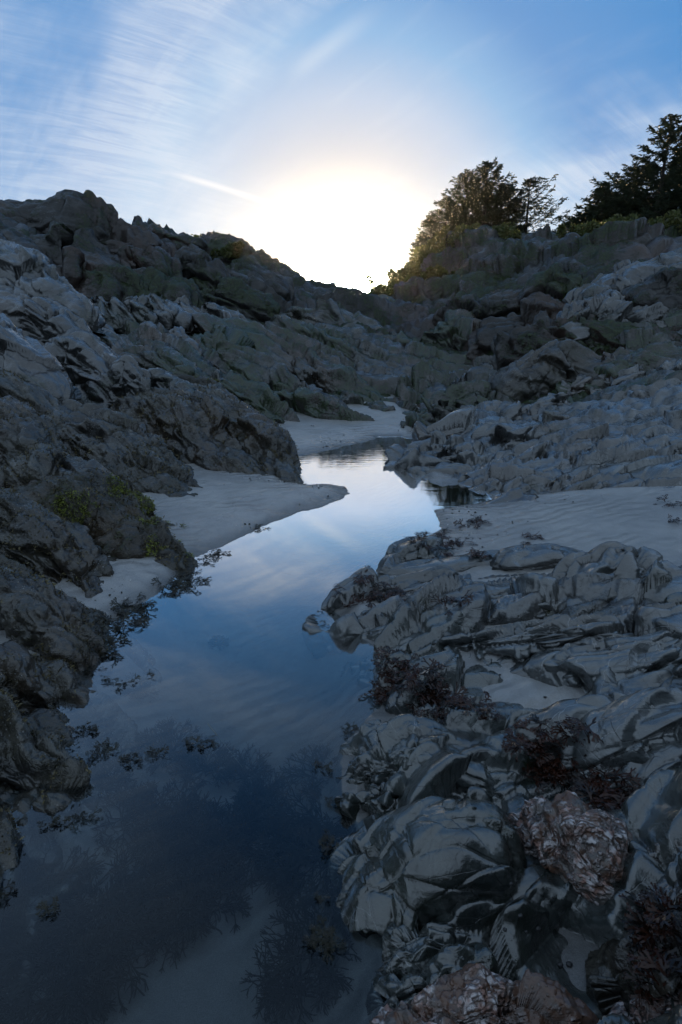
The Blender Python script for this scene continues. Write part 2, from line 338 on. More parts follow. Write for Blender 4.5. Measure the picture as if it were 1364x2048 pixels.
def sand_mat():
    m, N, b, pos, out = new_mat('wet_grey_sand')
    n1 = N.noise(pos, 1.4, 5, 0.6); n2 = N.noise(pos, 420, 2, 0.8); n3 = N.noise(pos, 9, 5, 0.6)
    col = N.mix(N.ramp(n1, 0.35, 0.7), c4(.25, .25, .25), c4(.34, .335, .325))
    col = N.mix(N.m('MULTIPLY', N.ramp(n3, 0.45, 0.7), 0.35), col, c4(.17, .17, .165))
    col = N.mix(N.ramp(n2, 0.3, 0.75), N.mix(1.0, col, c4(.62, .62, .62), 'MULTIPLY'), col)
    rip = N.n('ShaderNodeTexWave', wave_type='BANDS', bands_direction='Y'); N.l(N.mapping(pos, rot=(0, 0, R(-28))), rip.inputs[0])
    rip.inputs['Scale'].default_value = 3.2; rip.inputs['Distortion'].default_value = 7; rip.inputs['Detail'].default_value = 3; rip.inputs['Detail Scale'].default_value = 1.2
    msk = N.ramp(N.noise(pos, 1.9, 3), 0.42, 0.62)
    h = N.m('ADD', N.m('MULTIPLY', N.m('MULTIPLY', rip.outputs[1], msk), 0.35), N.m('ADD', N.m('MULTIPLY', n2, 0.06), N.m('MULTIPLY', n3, 0.5)))
    bp = N.n('ShaderNodeBump'); bp.inputs['Strength'].default_value = 0.8; bp.inputs['Distance'].default_value = 0.035
    N.l(h, bp.inputs['Height']); N.l(bp.outputs[0], b.inputs['Normal']); N.l(col, b.inputs['Base Color'])
    sx = N.n('ShaderNodeSeparateXYZ'); N.l(pos, sx.inputs[0])
    dry = N.ramp(N.m('ADD', sx.outputs[2], N.m('MULTIPLY', n3, 0.03)), 0.02, 0.055)
    N.l(N.mix(dry, N.mix(1.0, col, c4(.5, .5, .5), 'MULTIPLY'), col), b.inputs['Base Color'])
    N.l(N.ramp(N.m('ADD', sx.outputs[2], N.m('MULTIPLY', n1, 0.06)), 0.03, 0.14, 0.14, 0.34), b.inputs['Roughness'])
    return m
M['sand'] = sand_mat()

def water_mat():
    m, N, b, pos, out = new_mat('clear_still_water'); N.t.nodes.remove(b)
    fr = N.n('ShaderNodeFresnel'); fr.inputs[0].default_value = 1.33
    gl = N.n('ShaderNodeBsdfGlossy'); gl.inputs[0].default_value = (1, 1, 1, 1); gl.inputs['Roughness'].default_value = 0.0
    tr = N.n('ShaderNodeBsdfTransparent'); tr.inputs[0].default_value = (0.74, 0.82, 0.85, 1)
    sx = N.n('ShaderNodeSeparateXYZ'); N.l(pos, sx.inputs[0])
    n1 = N.noise(N.mapping(pos, scale=(0.5, 1.6, 1)), 9, 3, 0.5); n2 = N.noise(N.mapping(pos, scale=(0.35, 1.5, 1)), 30, 3, 0.5)
    amp = N.ramp(sx.outputs[1], 3.0, 6.5, 0.006, 0.10)
    h = N.m('MULTIPLY', N.m('ADD', n1, N.m('MULTIPLY', n2, 0.35)), amp)
    bp = N.n('ShaderNodeBump'); bp.inputs['Strength'].default_value = 0.5; bp.inputs['Distance'].default_value = 0.02; N.l(h, bp.inputs['Height'])
    N.l(bp.outputs[0], fr.inputs['Normal']); N.l(bp.outputs[0], gl.inputs['Normal'])
    mx = N.n('ShaderNodeMixShader'); N.l(N.ramp(fr.outputs[0], 0.022, 0.15, 0.025, 0.92, smooth=False), mx.inputs[0]); N.l(tr.outputs[0], mx.inputs[1]); N.l(gl.outputs[0], mx.inputs[2])
    N.l(mx.outputs[0], out.inputs[0]); return m
M['water'] = water_mat()
def plain(name, col, rough, spec=0.5, var=None, vs_=30, trans=0.0):
    m, N, b, pos, out = new_mat(name)
    if var: N.l(N.mix(N.ramp(N.noise(pos, vs_, 4, 0.6), 0.35, 0.65), col, var), b.inputs['Base Color'])
    else: b.inputs['Base Color'].default_value = col
    b.inputs['Roughness'].default_value = rough; b.inputs['Specular IOR Level'].default_value = 0.25
    if trans:
        tl = N.n('ShaderNodeBsdfTranslucent'); tl.inputs[0].default_value = tuple(min(1, x * 2.5) for x in col[:3]) + (1,)
        mx = N.n('ShaderNodeMixShader'); mx.inputs[0].default_value = trans
        N.l(b.outputs[0], mx.inputs[1]); N.l(tl.outputs[0], mx.inputs[2]); N.l(mx.outputs[0], out.inputs[0])
    return m
M['fucus'] = plain('wet_brown_seaweed', c4(.032, .011, .006), 0.25, 0.4, c4(.007, .005, .004), 18)
M['fucusg'] = plain('dark_olive_seaweed', c4(.016, .015, .007), 0.35, 0.35, c4(.007, .007, .005), 18)
M['weed'] = plain('drowned_weed', c4(.006, .007, .007), 0.8, 0.1, c4(.012, .012, .010), 12)
M['bark'] = plain('spruce_bark', c4(.045, .035, .028), 0.9, 0.2, c4(.02, .016, .013), 20)
M['needles'] = plain('spruce_needles', c4(.018, .028, .013), 0.7, 0.25, c4(.025, .034, .014), 1.5, 0.05)
M['leaves'] = plain('salal_leaves', c4(.045, .06, .018), 0.6, 0.3, c4(.08, .075, .02), 1.5, 0.2)
M['turf'] = plain('olive_turf_weed', c4(.12, .10, .045), 0.5, 0.4, c4(.035, .028, .016), 6)
M['turfg'] = plain('green_turf_weed', c4(.15, .17, .03), 0.5, 0.4, c4(.06, .075, .018), 9)
M['sea'] = plain('open_sea', c4(.02, .03, .035), 0.2)
M['shell'] = plain('dark_shell', c4(.03, .03, .032), 0.3)
M['straw'] = plain('dry_stem', c4(.12, .11, .08), 0.5)
M['grit'] = plain('broken_shell', c4(.5, .48, .45), 0.5)

# ------------------------------------------------------------------ pool outline, sand, bedrock
SHORE_PX = [(-500,1950),(-100,1720),(0,1690),(120,1650),(150,1580),(110,1500),(75,1440),(110,1395),(150,1345),(172,1290),(205,1262),(250,1228),(320,1182),
 (385,1118),(430,1098),(475,1078),(530,1052),(580,1030),(640,1014),(690,995),(702,984),(690,974),(655,967),(615,969),(582,966),(562,948),(570,920),(610,910),(655,902),(700,889),
 (735,883),(760,873),(800,872),(830,880),(840,930),(860,965),(920,985),(1000,1000),(930,1010),(868,1020),(880,1038),(876,1060),(800,1100),(775,1150),(690,1190),(672,1225),(740,1290),(760,1360),
 (745,1420),(690,1500),(690,1570),(720,1650),(670,1720),(720,1800),(760,1880),(780,1950),(760,2060),(740,2300),(300,2600),(-500,2600)]
SHORE = np.array([P(u, v, 'z', 0)[:2] for u, v in SHORE_PX])
def sdf_poly(xy, poly):
    d = np.full(len(xy), 1e9); ins = np.zeros(len(xy), bool)
    for k in range(len(poly)):
        a = poly[k]; b = poly[(k + 1) % len(poly)]; ab = b - a; ap = xy - a
        t = np.clip((ap @ ab) / (ab @ ab), 0, 1); q = ap - t[:, None] * ab
        d = np.minimum(d, (q ** 2).sum(1))
        c = ((a[1] > xy[:, 1]) != (b[1] > xy[:, 1])) & (xy[:, 0] < (b[0] - a[0]) * (xy[:, 1] - a[1]) / (b[1] - a[1] + 1e-12) + a[0])
        ins ^= c
    return np.where(ins, -1, 1) * np.sqrt(d)
def polar_grid(nr, na, r0, r1, half):
    r = r0 * (r1 / r0) ** np.linspace(0, 1, nr); u_ = np.linspace(-1, 1, na); a = half * (0.55 * u_ + 0.45 * u_ ** 5)
    # rays start slightly behind the camera so the sheet also covers the ground at the tripod
    return np.stack([r[:, None] * np.sin(a)[None], r[:, None] * np.cos(a)[None] - 0.0], -1)
CTRL = []
def cp_(u, v, k, val, dz=0.0):
    p = P(u, v, k, val); CTRL.append((p[0], p[1], p[2] + dz))
for u, v in [(400,1300),(600,1300),(300,1500),(500,1500),(650,1450),(200,1700),(450,1700),(600,1700),(300,1950),(600,1950),(100,1900),(550,1100),(700,1080),(750,1000),(650,930),(760,900)]: cp_(u, v, 'z', 0, -0.42)
for u, v in [(450,1040),(600,990),(360,1080),(250,1180),(210,1200),(950,1050),(1150,1050),(1350,1060),(600,870),(700,875),(560,860),(900,1020)]: cp_(u, v, 'z', 0.0, -0.12)
for u, v, z in [(1050,1150,.15),(1250,1200,.22),(850,1180,.09),(950,1260,.12),(1150,1230,.2),(780,1260,.04),(1000,1200,.14),(1150,1290,.10),(1340,1300,.2),(1050,1360,.02),(1300,1450,.16),(850,1430,.09),(800,1350,.07),
                (1100,1550,.10),(1200,1700,.10),(1340,1700,.2),(1050,1750,.05),(1150,1900,.0),(1300,1950,.12),(900,1980,.05),(1000,2200,.1),(1500,1500,.35),(1500,1900,.4),(1600,1150,.4)]: cp_(u, v, 'z', z)
for u, v, y in [(900,930,5.6),(1000,900,5.9),(1100,960,4.9),(1250,980,4.6),(1100,850,6.6),(1250,880,5.8),(1350,900,5.3),(960,850,7.0),(1200,800,7.2),(1340,760,7.2),(1500,850,5.5),(1600,950,5),(1050,985,4.7),(1150,930,5.2),(950,960,5.2)]: cp_(u, v, 'y', y, 0.04)
for u, v, y in [(0,1250,2.15),(60,1320,2.05),(0,1350,1.85),(0,1100,2.6),(120,1150,2.7),(-150,1200,2.3),(-200,1000,2.7),(100,1020,3.3),(250,1080,3.4),(0,930,3.5),(200,1000,3.7),(400,1000,4.3),
                (300,960,4.4),(100,880,4.4),(0,820,4.8),(250,880,5.0),(450,930,5.0),(520,930,5.3),(350,850,5.8),(150,790,5.8),(0,740,6),(-200,800,4.8),(450,800,7.0),(250,740,7.0),
                (100,700,7.2),(0,640,7.5),(-200,640,6.6),(350,680,8.5),(150,640,8.8),(0,540,9.0),(-250,520,8.5),(300,640,10.0),(-150,1480,1.55)]: cp_(u, v, 'y', y, -0.20 if y < 7.3 else -.16)
for u, v, y in [(600,830,8.4),(700,820,8.8),(520,760,9.2),(650,760,9.8),(760,800,9.4),(560,690,11),(700,700,11.2),(850,760,10),(900,800,8.8),(700,650,12.5),(600,640,13),(800,680,12.2),(690,608,14.5),(950,700,11.5)]: cp_(u, v, 'y', y, -0.1)
for u, v, y in [(150,560,12),(300,590,12),(450,600,13),(150,410,14.5),(0,420,14),(-300,420,13),(280,465,15.5),(400,486,16.5),(480,497,17),(540,535,17.5),(600,562,17),(645,585,16.5),(560,590,15),
                (100,480,13.2),(250,520,13.8),(400,540,15)]: cp_(u, v, 'y', y, -0.05)
for u, v, y in [(740,604,15.5),(760,585,16.5),(830,555,17),(930,515,17.5),(1000,497,17),(1100,486,16),(1200,482,15),(1364,482,14),(1550,470,13),(900,600,14.5),(1000,560,14.8),(1100,540,14),(1250,530,12.5),(1364,540,11.5),
                (1000,640,12.5),(1100,620,12),(1250,620,10.5),(1364,640,9.5),(1050,720,10.5),(1150,740,9.2),(1250,720,8.8),(1364,700,8.6),(950,760,9.5),(1050,790,8.6),(1500,640,9)]: cp_(u, v, 'y', y, -0.08)
CTRL += [(-9, 24, 2.0), (-4, 24, 1.0), (0, 24, 0.3), (3, 24, 1.4), (7, 24, 3.4), (12, 24, 4.2), (-14, 18, 3.2), (16, 18, 4.2), (0, 34, -1.0), (8, 34, 2.5), (14, 34, 4.2), (22, 34, 4), (-12, 34, 0), (-22, 30, 1),
         (22, 20, 4.6), (0, 45, -2.5), (15, 45, 0), (-20, 45, -2), (30, 45, 0), (-20, 8, 4), (-8, 2, 3), (-3, 0.5, .9), (-2.2, -1.5, .5), (2.2, .5, .35), (3, -1.5, .5), (8, 1, 2.0), (20, 6, 5), (0, -2, -.3), (0, -1, -.35), (-8, -4, 2), (8, -4, 2)]
for u, v, y in [(940,515,24),(1040,505,24),(860,540,22),(1200,482,22),(1364,480,20),(1280,480,22)]: cp_(u, v, 'y', y, -0.05)
for u, v, z in [(0,1560,.05),(80,1500,.045),(-150,1620,.12),(40,1430,.08),(95,1600,.02),(30,1640,.02),(900,1350,.06),(850,1480,.12),(950,1480,.13),(1000,1560,.10),(1040,1480,.10),(850,1600,.1),(820,1300,.07),(1000,1450,.10)]: cp_(u, v, 'z', z)
CT = np.array(CTRL)
def tps_fit(X, z, lam=2e-3):
    d = np.linalg.norm(X[:, None] - X[None], axis=-1); K = np.where(d > 0, d * d * np.log(d + 1e-12), 0)
    n = len(X); Pm = np.c_[np.ones(n), X]; A = np.zeros((n + 3, n + 3)); A[:n, :n] = K + lam * np.eye(n); A[:n, n:] = Pm; A[n:, :n] = Pm.T
    return np.linalg.solve(A, np.r_[z, 0, 0, 0])
def warpc(xy):   # compress distance so near and far control points weigh alike
    r = np.hypot(xy[:, 0], xy[:, 1] + 1.5) + 1e-6; k = np.log1p(r) / r
    return np.c_[xy[:, 0] * k, (xy[:, 1] + 1.5) * k]
CW = warpc(CT[:, :2]); TP = tps_fit(CW, CT[:, 2], 1e-3)
def bed_z(xy):
    q = warpc(xy); o = TP[-3] + q @ TP[-2:]
    for k in range(len(CW)):
        d2 = ((q - CW[k]) ** 2).sum(1); o += TP[k] * 0.5 * d2 * np.log(d2 + 1e-12)
    return o
G = polar_grid(800, 560, 0.2, 46, R(90)); nr, na = G.shape[:2]
xy = G.reshape(-1, 2); z = bed_z(xy); p0 = np.c_[xy, z]; Gp = p0.reshape(nr, na, 3)
nrm = normals_grid(Gp).reshape(-1, 3); nrm *= np.sign(nrm[:, 2:3] + 1e-9)
rr = np.hypot(xy[:, 0], xy[:, 1])
STL = dict(S=.40, fr='L', an=(2.6, 1, .9), step=.15, tilt=.55, pillow=.05, crack=.10, cw=.1, grit=.09, warp=.5, ridge=.14, bed=.1, saw=.6, sp=.7)
STR = dict(S=.42, fr='R', an=(2.0, 1, .7), step=.25, tilt=.75, pillow=.0, crack=.16, cw=.06, grit=.025, bed=.15, saw=.6, sp=.45, warp=.3, bw=.15)
STH = dict(S=1.5, fr='H', an=(1.8, 1, .9), step=.25, tilt=.6, pillow=.05, crack=.12, cw=.1, grit=.07, bed=.12, ridge=.08, saw=.25, sp=.4)
STC = dict(S=.8, fr='L', an=(2.4, 1, .9), step=.20, tilt=.6, pillow=.0, crack=.12, cw=.08, grit=.06, ridge=.12, bed=.1, saw=.6, sp=.5)
side = np.clip((xy[:, 0] - (0.0 + 0.02 * xy[:, 1])) * 2.0 + 0.5, 0, 1)
dn = displace(p0, STL) * (1 - side) + displace(p0, STR) * side
df = displace(p0, STC); dh = displace(p0, STH)
k1 = np.clip((rr - 6) / 3.5, 0, 1); k2 = np.clip((rr - 11) / 4, 0, 1)
disp = dn * (1 - k1) + df * k1 * (1 - k2 * .6) + dh * k2
bed = p0 + nrm * disp[:, None]
bed_faces = grid_faces(nr, na)
cen = G[:-1, :-1].reshape(-1, 2)
ra = np.hypot(cen[:, 0], cen[:, 1]); right = cen[:, 0] > 0.05 * cen[:, 1]
sets = {'near': (ra < 2.3) & right, 'left': (ra < 7) & ~right, 'jumble': (ra >= 2.3) & (ra < 8) & right, 'hill': ra > 12.5}
rest = ~(sets['near'] | sets['left'] | sets['jumble'] | sets['hill'])
def sub_mesh(name, mask, mat):
    f = bed_faces[mask]; u, invx = np.unique(f, return_inverse=True)
    return mesh_obj(name, bed[u], invx.reshape(-1, 4), mat)
for nm, mk, mt in (('bedrock_foreground', sets['near'], 'wet'), ('bedrock_slope', sets['left'], 'left'), ('bedrock_shelf', sets['jumble'], 'jumble'), ('bedrock_valley', rest, 'slope'), ('rock_hills', sets['hill'], 'hill')):
    tag(sub_mesh(nm, mk, M[mt]), kind='structure')

def sand_z(xy):
    d = sdf_poly(xy, SHORE); p = np.c_[xy, np.zeros(len(xy))]
    d = d + (fbm(p * 7, 3, s=21) * .035 + fbm(p * 28, 2, s=23) * .010) * np.exp(-np.abs(d) / .12)
    o = np.where(d > 0, 0.11 * (1 - np.exp(-d / 0.45)), -0.24 * (1 - np.exp(d / 0.22)))
    o = o + np.clip(d, 0, 3) * 0.012
    o += np.where(d > 0, np.clip(d / .08, 0, 1), np.clip(-d / .3, 0, 1) * 0.8) * (fbm(p * 1.6, 3, s=5) * 0.02 + fbm(p * np.array([3., 9, 1]), 3, s=7) * 0.006)
    o -= 0.07 * np.clip((1.75 - xy[:, 1]) * 3, 0, 1) * np.clip((xy[:, 0] - .05) * 6, 0, 1)
    o -= 0.09 * np.clip((xy[:, 1] - 4.45) * 4, 0, 1) * np.clip((xy[:, 0] - .9) * 3, 0, 1)
    o -= 0.10 * np.clip((2.0 - xy[:, 1]) * 3, 0, 1) * np.clip((-xy[:, 0] - .75) * 6, 0, 1)
    # a rill pattern on the wet banks
    rip = np.sin((xy[:, 0] * 0.6 + xy[:, 1] * 1.0) * 55 + 5 * fbm(p * 2.2, 2, s=9)); m = np.clip(fbm(p * 1.3, 2, s=15) * 2, 0, 1) * np.clip(d / .05, 0, 1) * np.exp(-np.maximum(d, 0) / .35)
    return o + rip * 0.007 * m + np.clip(d,0,.02)*0.3*(fbm(p*12,3,s=77))
Gs = polar_grid(620, 480, 0.2, 13, R(90)); xs = Gs.reshape(-1, 2)
sz = sand_z(xs)
sand = mesh_obj('sand', np.c_[xs, sz], grid_faces(620, 480), M['sand']); tag(sand, kind='structure')
# still water of the pool: one level sheet cut to run under its shores
wx = np.linspace(-3.2, 1.6, 60); wy = np.linspace(0.2, 8.2, 90); WX, WY = np.meshgrid(wx, wy, indexing='ij')
wxy = np.c_[WX.ravel(), WY.ravel()]; wd = sdf_poly(wxy, SHORE).reshape(60, 90)
wf = grid_faces(60, 90); keep = (wd.ravel()[wf] < 0.16).any(1)
wf = wf[keep]; uu, iv = np.unique(wf, return_inverse=True)
water = mesh_obj('pool_water', np.c_[wxy, np.zeros(len(wxy))][uu], iv.reshape(-1, 4), M['water']); tag(water, kind='structure')
rs = np.array([0.0, 30, 60, 120, 300, 900, 3000, 8000]); an = np.linspace(0, 2 * math.pi, 65)
SG = np.stack([rs[:, None] * np.cos(an), rs[:, None] * np.sin(an), np.full((8, 65), -1.6)], -1)
tag(mesh_obj('sea', SG.reshape(-1, 3), grid_faces(8, 65)[64:], M['sea']), kind='structure')
tag(mesh_obj('ground', np.array([(-60, -40, -1.55), (60, -40, -1.55), (60, 14, -1.55), (-60, 14, -1.55)]), [[0, 1, 2, 3]], M['hill']), kind='structure')

# ------------------------------------------------------------------ individual outcrops, ledges and boulders
def crest_curve(K, n):
    K = np.asarray(K, float); m = len(K)
    if m == 2: K = np.array([K[0], (K[0] + K[1]) / 2, K[1]]); m = 3
    seg = np.r_[0, np.cumsum(np.linalg.norm(np.diff(K[:, :3], axis=0), axis=1))]
    Pp = np.vstack([2 * K[0] - K[1], K, 2 * K[-1] - K[-2]]); t = np.linspace(0, seg[-1], n); o = np.zeros((n, K.shape[1]))
    for i, tt in enumerate(t):
        k = min(np.searchsorted(seg, tt, 'right') - 1, m - 2); f = (tt - seg[k]) / (seg[k + 1] - seg[k] + 1e-9)
        a, b, c, d = Pp[k], Pp[k + 1], Pp[k + 2], Pp[k + 3]
        o[i] = 0.5 * ((2 * b) + (c - a) * f + (2 * a - 5 * b + 4 * c - d) * f * f + (3 * b - a - 3 * c + d) * f ** 3)
    return o
STYLES = {
 'left': dict(S=.34, fr='L', an=(2.6, 1, .9), step=.12, tilt=.42, pillow=.06, crack=.10, cw=.10, grit=.11, warp=.5, ridge=.10, bed=.07, saw=.28, sp=.7),
 'up': dict(S=.50, fr='L', an=(2.4, 1, .8), step=.16, tilt=.5, pillow=.0, crack=.10, cw=.07, grit=.045, ridge=.08, bed=.07, saw=.38, sp=.6),
 'slope': dict(S=.6, fr='L', an=(2.6, 1, .8), step=.28, tilt=.6, pillow=.0, crack=.10, cw=.07, grit=.06, ridge=.14, bed=.10, saw=.62, sp=.6),
 'hill': dict(S=1.1, fr='H', an=(1.8, 1, .9), step=.18, tilt=.5, pillow=.05, crack=.12, cw=.08, grit=.07, ridge=.06, bed=.10, saw=.3, sp=.5),
 'right': dict(S=.32, fr='R', an=(2.0, 1, .7), step=.28, tilt=.70, pillow=.0, crack=.22, cw=.05, grit=.016, bed=.18, saw=.62, sp=.42, warp=.3, bw=.15),
 'jumble': dict(S=.44, fr='R', an=(1.6, 1, .8), step=.30, tilt=.85, pillow=.0, crack=.2, cw=.06, grit=.025, bed=.18, saw=.62, sp=.42, warp=.35, bw=.2),
 'smooth': dict(S=.36, fr='R', an=(2.0, 1, .8), step=.06, tilt=.34, pillow=.0, crack=.06, cw=.03, grit=.012, bed=.04, saw=.34, sp=.45, warp=.3),
 'near': dict(S=.22, fr='N', an=(2.2, 1.1, .8), step=.16, tilt=.60, pillow=.0, crack=.05, cw=.03, grit=.012, bed=.20, bs=(2.8, 1.0, .6), bw=.10, saw=.5, sp=.45, warp=.22),
 'chunk': dict(S=.15, fr='N', an=(1.5, 1, .8), step=.25, tilt=.8, pillow=.0, crack=.15, cw=.06, grit=.05, bed=.15, warp=.3),
 'quartz': dict(S=.12, fr='L', an=(1.4, 1, .8), step=.2, tilt=.7, pillow=.1, crack=.12, cw=.08, grit=.16, bed=.1, saw=.2, sp=.5),
}
ROCKS = {}
def rock(label, pts, wn, wf, style, mat, depth=0.3, name='rock', cat='rock', group=None, fat=0.8, cap=None, taper=(1, 1), dens=1.0, lean=0.0, box=None, seed=0):
    """a rock mass swept along its crest: pts are crest points, wn / wf how far it spreads towards and away from the pool side"""
    K = []
    for j, q in enumerate(pts):
        p = P(q[0], q[1], q[2], q[3]); s = q[4] if len(q) > 4 else 1.0
        K.append([p[0], p[1], p[2], s])
    K = np.array(K); zc = float(np.mean(depth_of(K[:, :3]))); sp = max(zc / 568 * 1.55, 0.004) / dens
    L = float(np.linalg.norm(np.diff(K[:, :3], axis=0), axis=1).sum()); w_avg = (wn + wf) * 0.5
    cap = cap if cap is not None else w_avg * 0.9
    nt = int(np.clip((L + 2 * cap) / sp, 24, 420)); Hh = depth + 0.5 * w_avg
    ns = int(np.clip((wn + wf + 1.5 * Hh) / sp, 24, 300))
    if nt * ns > 60000: f = math.sqrt(60000 / (nt * ns)); nt = int(nt * f); ns = int(ns * f)
    cf = cap / (L + 2 * cap); tt = np.linspace(0, 1, nt)
    body = np.clip((tt - cf) / (1 - 2 * cf), 0, 1); cc = crest_curve(K, 400)
    ci = body * 399; i0 = np.clip(ci.astype(int), 0, 398); fr = (ci - i0)[:, None]; c = cc[i0] * (1 - fr) + cc[i0 + 1] * fr
    tan = np.gradient(c[:, :2], axis=0); tan0 = cc[3, :2] - cc[0, :2]; tan1 = cc[-1, :2] - cc[-4, :2]
    tan[tt <= cf] = tan0; tan[tt >= 1 - cf] = tan1
    for _ in range(3): tan[1:-1] = (tan[:-2] + 2 * tan[1:-1] + tan[2:]) / 4
    tan /= np.linalg.norm(tan, axis=1, keepdims=True) + 1e-9
    e = np.where(tt < cf, (cf - tt) / cf, np.where(tt > 1 - cf, (tt - 1 + cf) / cf, 0)); sg = np.where(tt < 0.5, -1, 1)
    ps = e * math.pi / 2 * 0.995; sc = np.cos(ps) ** 0.8; off = np.sin(ps) * cap * sg
    c = c.copy(); c[:, :2] += tan * off[:, None]
    sidev = np.stack([tan[:, 1], -tan[:, 0]], 1); toc = -c[:, :2]
    s0 = np.sign((sidev.mean(0) * toc.mean(0)).sum()) or 1; sidev *= s0     # near side faces the camera
    ph = np.linspace(-1, 1, ns) * R(96); u = np.sign(ph) * np.abs(np.sin(ph)) ** fat * np.where(np.abs(ph) > math.pi / 2, 1.0, 1.0)
    if box: u = np.sign(ph) * np.abs(np.sin(ph)) ** box
    vz = np.sign(np.cos(ph)) * np.abs(np.cos(ph)) ** (box if box else 0.95)
    wd = np.where(u > 0, wn, wf)
    zb = c[:, 2] - depth * c[:, 3]
    hgt = (c[:, 2] - zb)
    V = np.zeros((nt, ns, 3)); ww = wd[None] * u[None] * (sc * c[:, 3])[:, None]
    V[..., 0] = c[:, 0][:, None] + sidev[:, 0][:, None] * ww; V[..., 1] = c[:, 1][:, None] + sidev[:, 1][:, None] * ww
    V[..., 2] = zb[:, None] + (hgt * sc)[:, None] * vz[None]
    n = normals_grid(V); n = n.reshape(-1, 3); ctr = V.reshape(-1, 3).mean(0)
    if (n[:, 2].mean()) < 0: n = -n
    p = V.reshape(-1, 3); st = dict(STYLES[style], seed=seed); bump = displace(p, st)
    # broad unevenness of the whole mass
    bump = bump + fbm(p / (w_avg * 1.3 + .05) + len(ROCKS) * 3.7, 2, s=41) * w_avg * 0.16
    edge = np.minimum(np.minimum(tt * nt, (1 - tt) * nt) / 5.0, 1); bump = bump.reshape(nt, ns) * edge[:, None] ** 0.5
    p = p + n * bump.reshape(-1, 1)
    f = grid_faces(nt, ns)
    if s0 > 0: pass
    org = np.array([p[:, 0].mean(), p[:, 1].mean(), max(p[:, 2].min(), -.3)])
    o = mesh_obj(name, p, f, M[mat], loc=org)
    # outward faces
    me = o.data
    tag(o, label, cat, group); ROCKS[label] = o
    return o
gl = 'ridges of the left slope'; gr = 'ledges of the right shelf'; gs = 'spurs across the valley'; gh = 'bumps on the skyline'
Y = 'y'; Z = 'z'
# ---- left side, near to far
rock('low ragged barnacled rock with shallow water round it at the lower left edge', [(-220,1330,Z,.40),(-40,1430,Z,.20),(40,1500,Z,.10),(85,1560,Z,.045,.7)], .16, .20, 'left', 'left', .22, 'tidal_rock', group=gl)
rock('large dark shaggy mound rising over the pool at the left edge', [(-350,1010,Y,2.75),(-120,1085,Y,2.6),(0,1165,Y,2.38),(70,1215,Y,2.25),(105,1265,Y,2.16,.7)], .10, .30, 'left', 'left', .42, 'rock_mound', group=gl, dens=1.1)
rock('black foot of the shaggy mound dipping into the pool at the left edge', [(-200,1260,Z,.45),(-40,1310,Z,.24),(35,1345,Z,.13),(80,1385,Z,.05,.7)], .13, .25, 'left', 'left', .3, 'low_rock', group=gl)
rock('dark weedy slope of rock between the shaggy mound and the mossy ridge', [(-300,900,Y,3.1),(-60,965,Y,3.05),(60,1030,Y,2.95),(125,1100,Y,2.85),(150,1160,Y,2.76,.7)], .17, .3, 'left', 'left', .45, 'rock_slope', group=gl)
rock('ridge with a thick green mossy patch facing the pool', [(60,965,Y,3.5),(150,945,Y,3.6),(225,970,Y,3.6),(280,1015,Y,3.55),(318,1052,Y,3.6,.8)], .34, .26, 'left', 'leftmoss', .42, 'mossy_ridge', group=gl)
rock('low spur with an orange brown tip ending in the sand', [(215,1075,Y,3.2),(275,1042,Y,3.35),(325,1070,Y,3.3),(358,1103,Y,3.2,.7)], .26, .16, 'left', 'leftmoss', .3, 'rock_spur', group=gl)
rock('long pale topped ridge with white patches running down to the sand bank', [(90,805,Y,5.2),(180,815,Y,5.1),(235,838,Y,4.95),(290,895,Y,4.7),(345,945,Y,4.5),(400,985,Y,4.35),(440,1008,Y,4.25,.6)], .50, .35, 'left', 'left', .55, 'pale_ridge', group=gl)
rock('dark rounded rock at the left edge just below the pale domed rock', [(-160,760,Y,4.5),(-20,790,Y,4.4),(35,835,Y,4.2),(70,900,Y,4.0,.8)], .34, .3, 'left', 'left', .5, 'rounded_rock', group=gl)
rock('pale domed rock at the left edge above the dark rounded rock', [(-120,750,Y,5.2),(-20,748,Y,5.2),(50,770,Y,5.1),(100,815,Y,5.0,.8)], .34, .3, 'up', 'left', .5, 'domed_rock', group=gl)
rock('small low ledge in front of the mossy ridge with scattered white shells', [(0,935,Y,3.9),(60,905,Y,4.1),(120,925,Y,4.0),(170,945,Y,3.9,.7)], .22, .22, 'left', 'left', .35, 'rock_ledge', group=gl)
rock('weedy shoulder of rock between the pale ridge and the dark end rock', [(270,790,Y,6.1),(340,785,Y,6.0),(400,820,Y,5.8),(440,865,Y,5.6),(490,920,Y,5.3),(540,955,Y,5.1,.6)], .46, .34, 'left', 'left', .5, 'weedy_shoulder', group=gl)
rock('dark end rock standing in the pool beside the far sand bank', [(400,770,Y,6.7),(465,795,Y,6.4),(515,835,Y,6.0),(550,885,Y,5.6),(572,940,Y,5.15,.6)], .30, .26, 'left', 'left', .5, 'end_rock', group=gl)
rock('pale pointed rock standing up alone on the left slope', [(236,722,Y,6.3),(256,714,Y,6.3),(283,745,Y,6.2,.8)], .15, .12, 'smooth', 'upleft', .34, 'pointed_rock', group=gl, fat=.9, dens=1.3)
rock('small pale round stone just right of the pointed rock', [(286,741,Y,6.5),(293,743,Y,6.5)], .06, .05, 'smooth', 'upleft', .1, 'round_stone', group=gl, cap=.06)
rock('pair of pale humps right of the pointed rock', [(310,742,Y,6.6),(345,750,Y,6.5),(375,775,Y,6.3,.8)], .16, .14, 'smooth', 'upleft', .3, 'humped_rock', group=gl)
rock('small brown hump with green weed under the sun rays', [(390,760,Y,7.2),(425,770,Y,7.0),(452,790,Y,6.9,.8)], .26, .2, 'up', 'leftmoss', .35, 'humped_rock', group=gl)
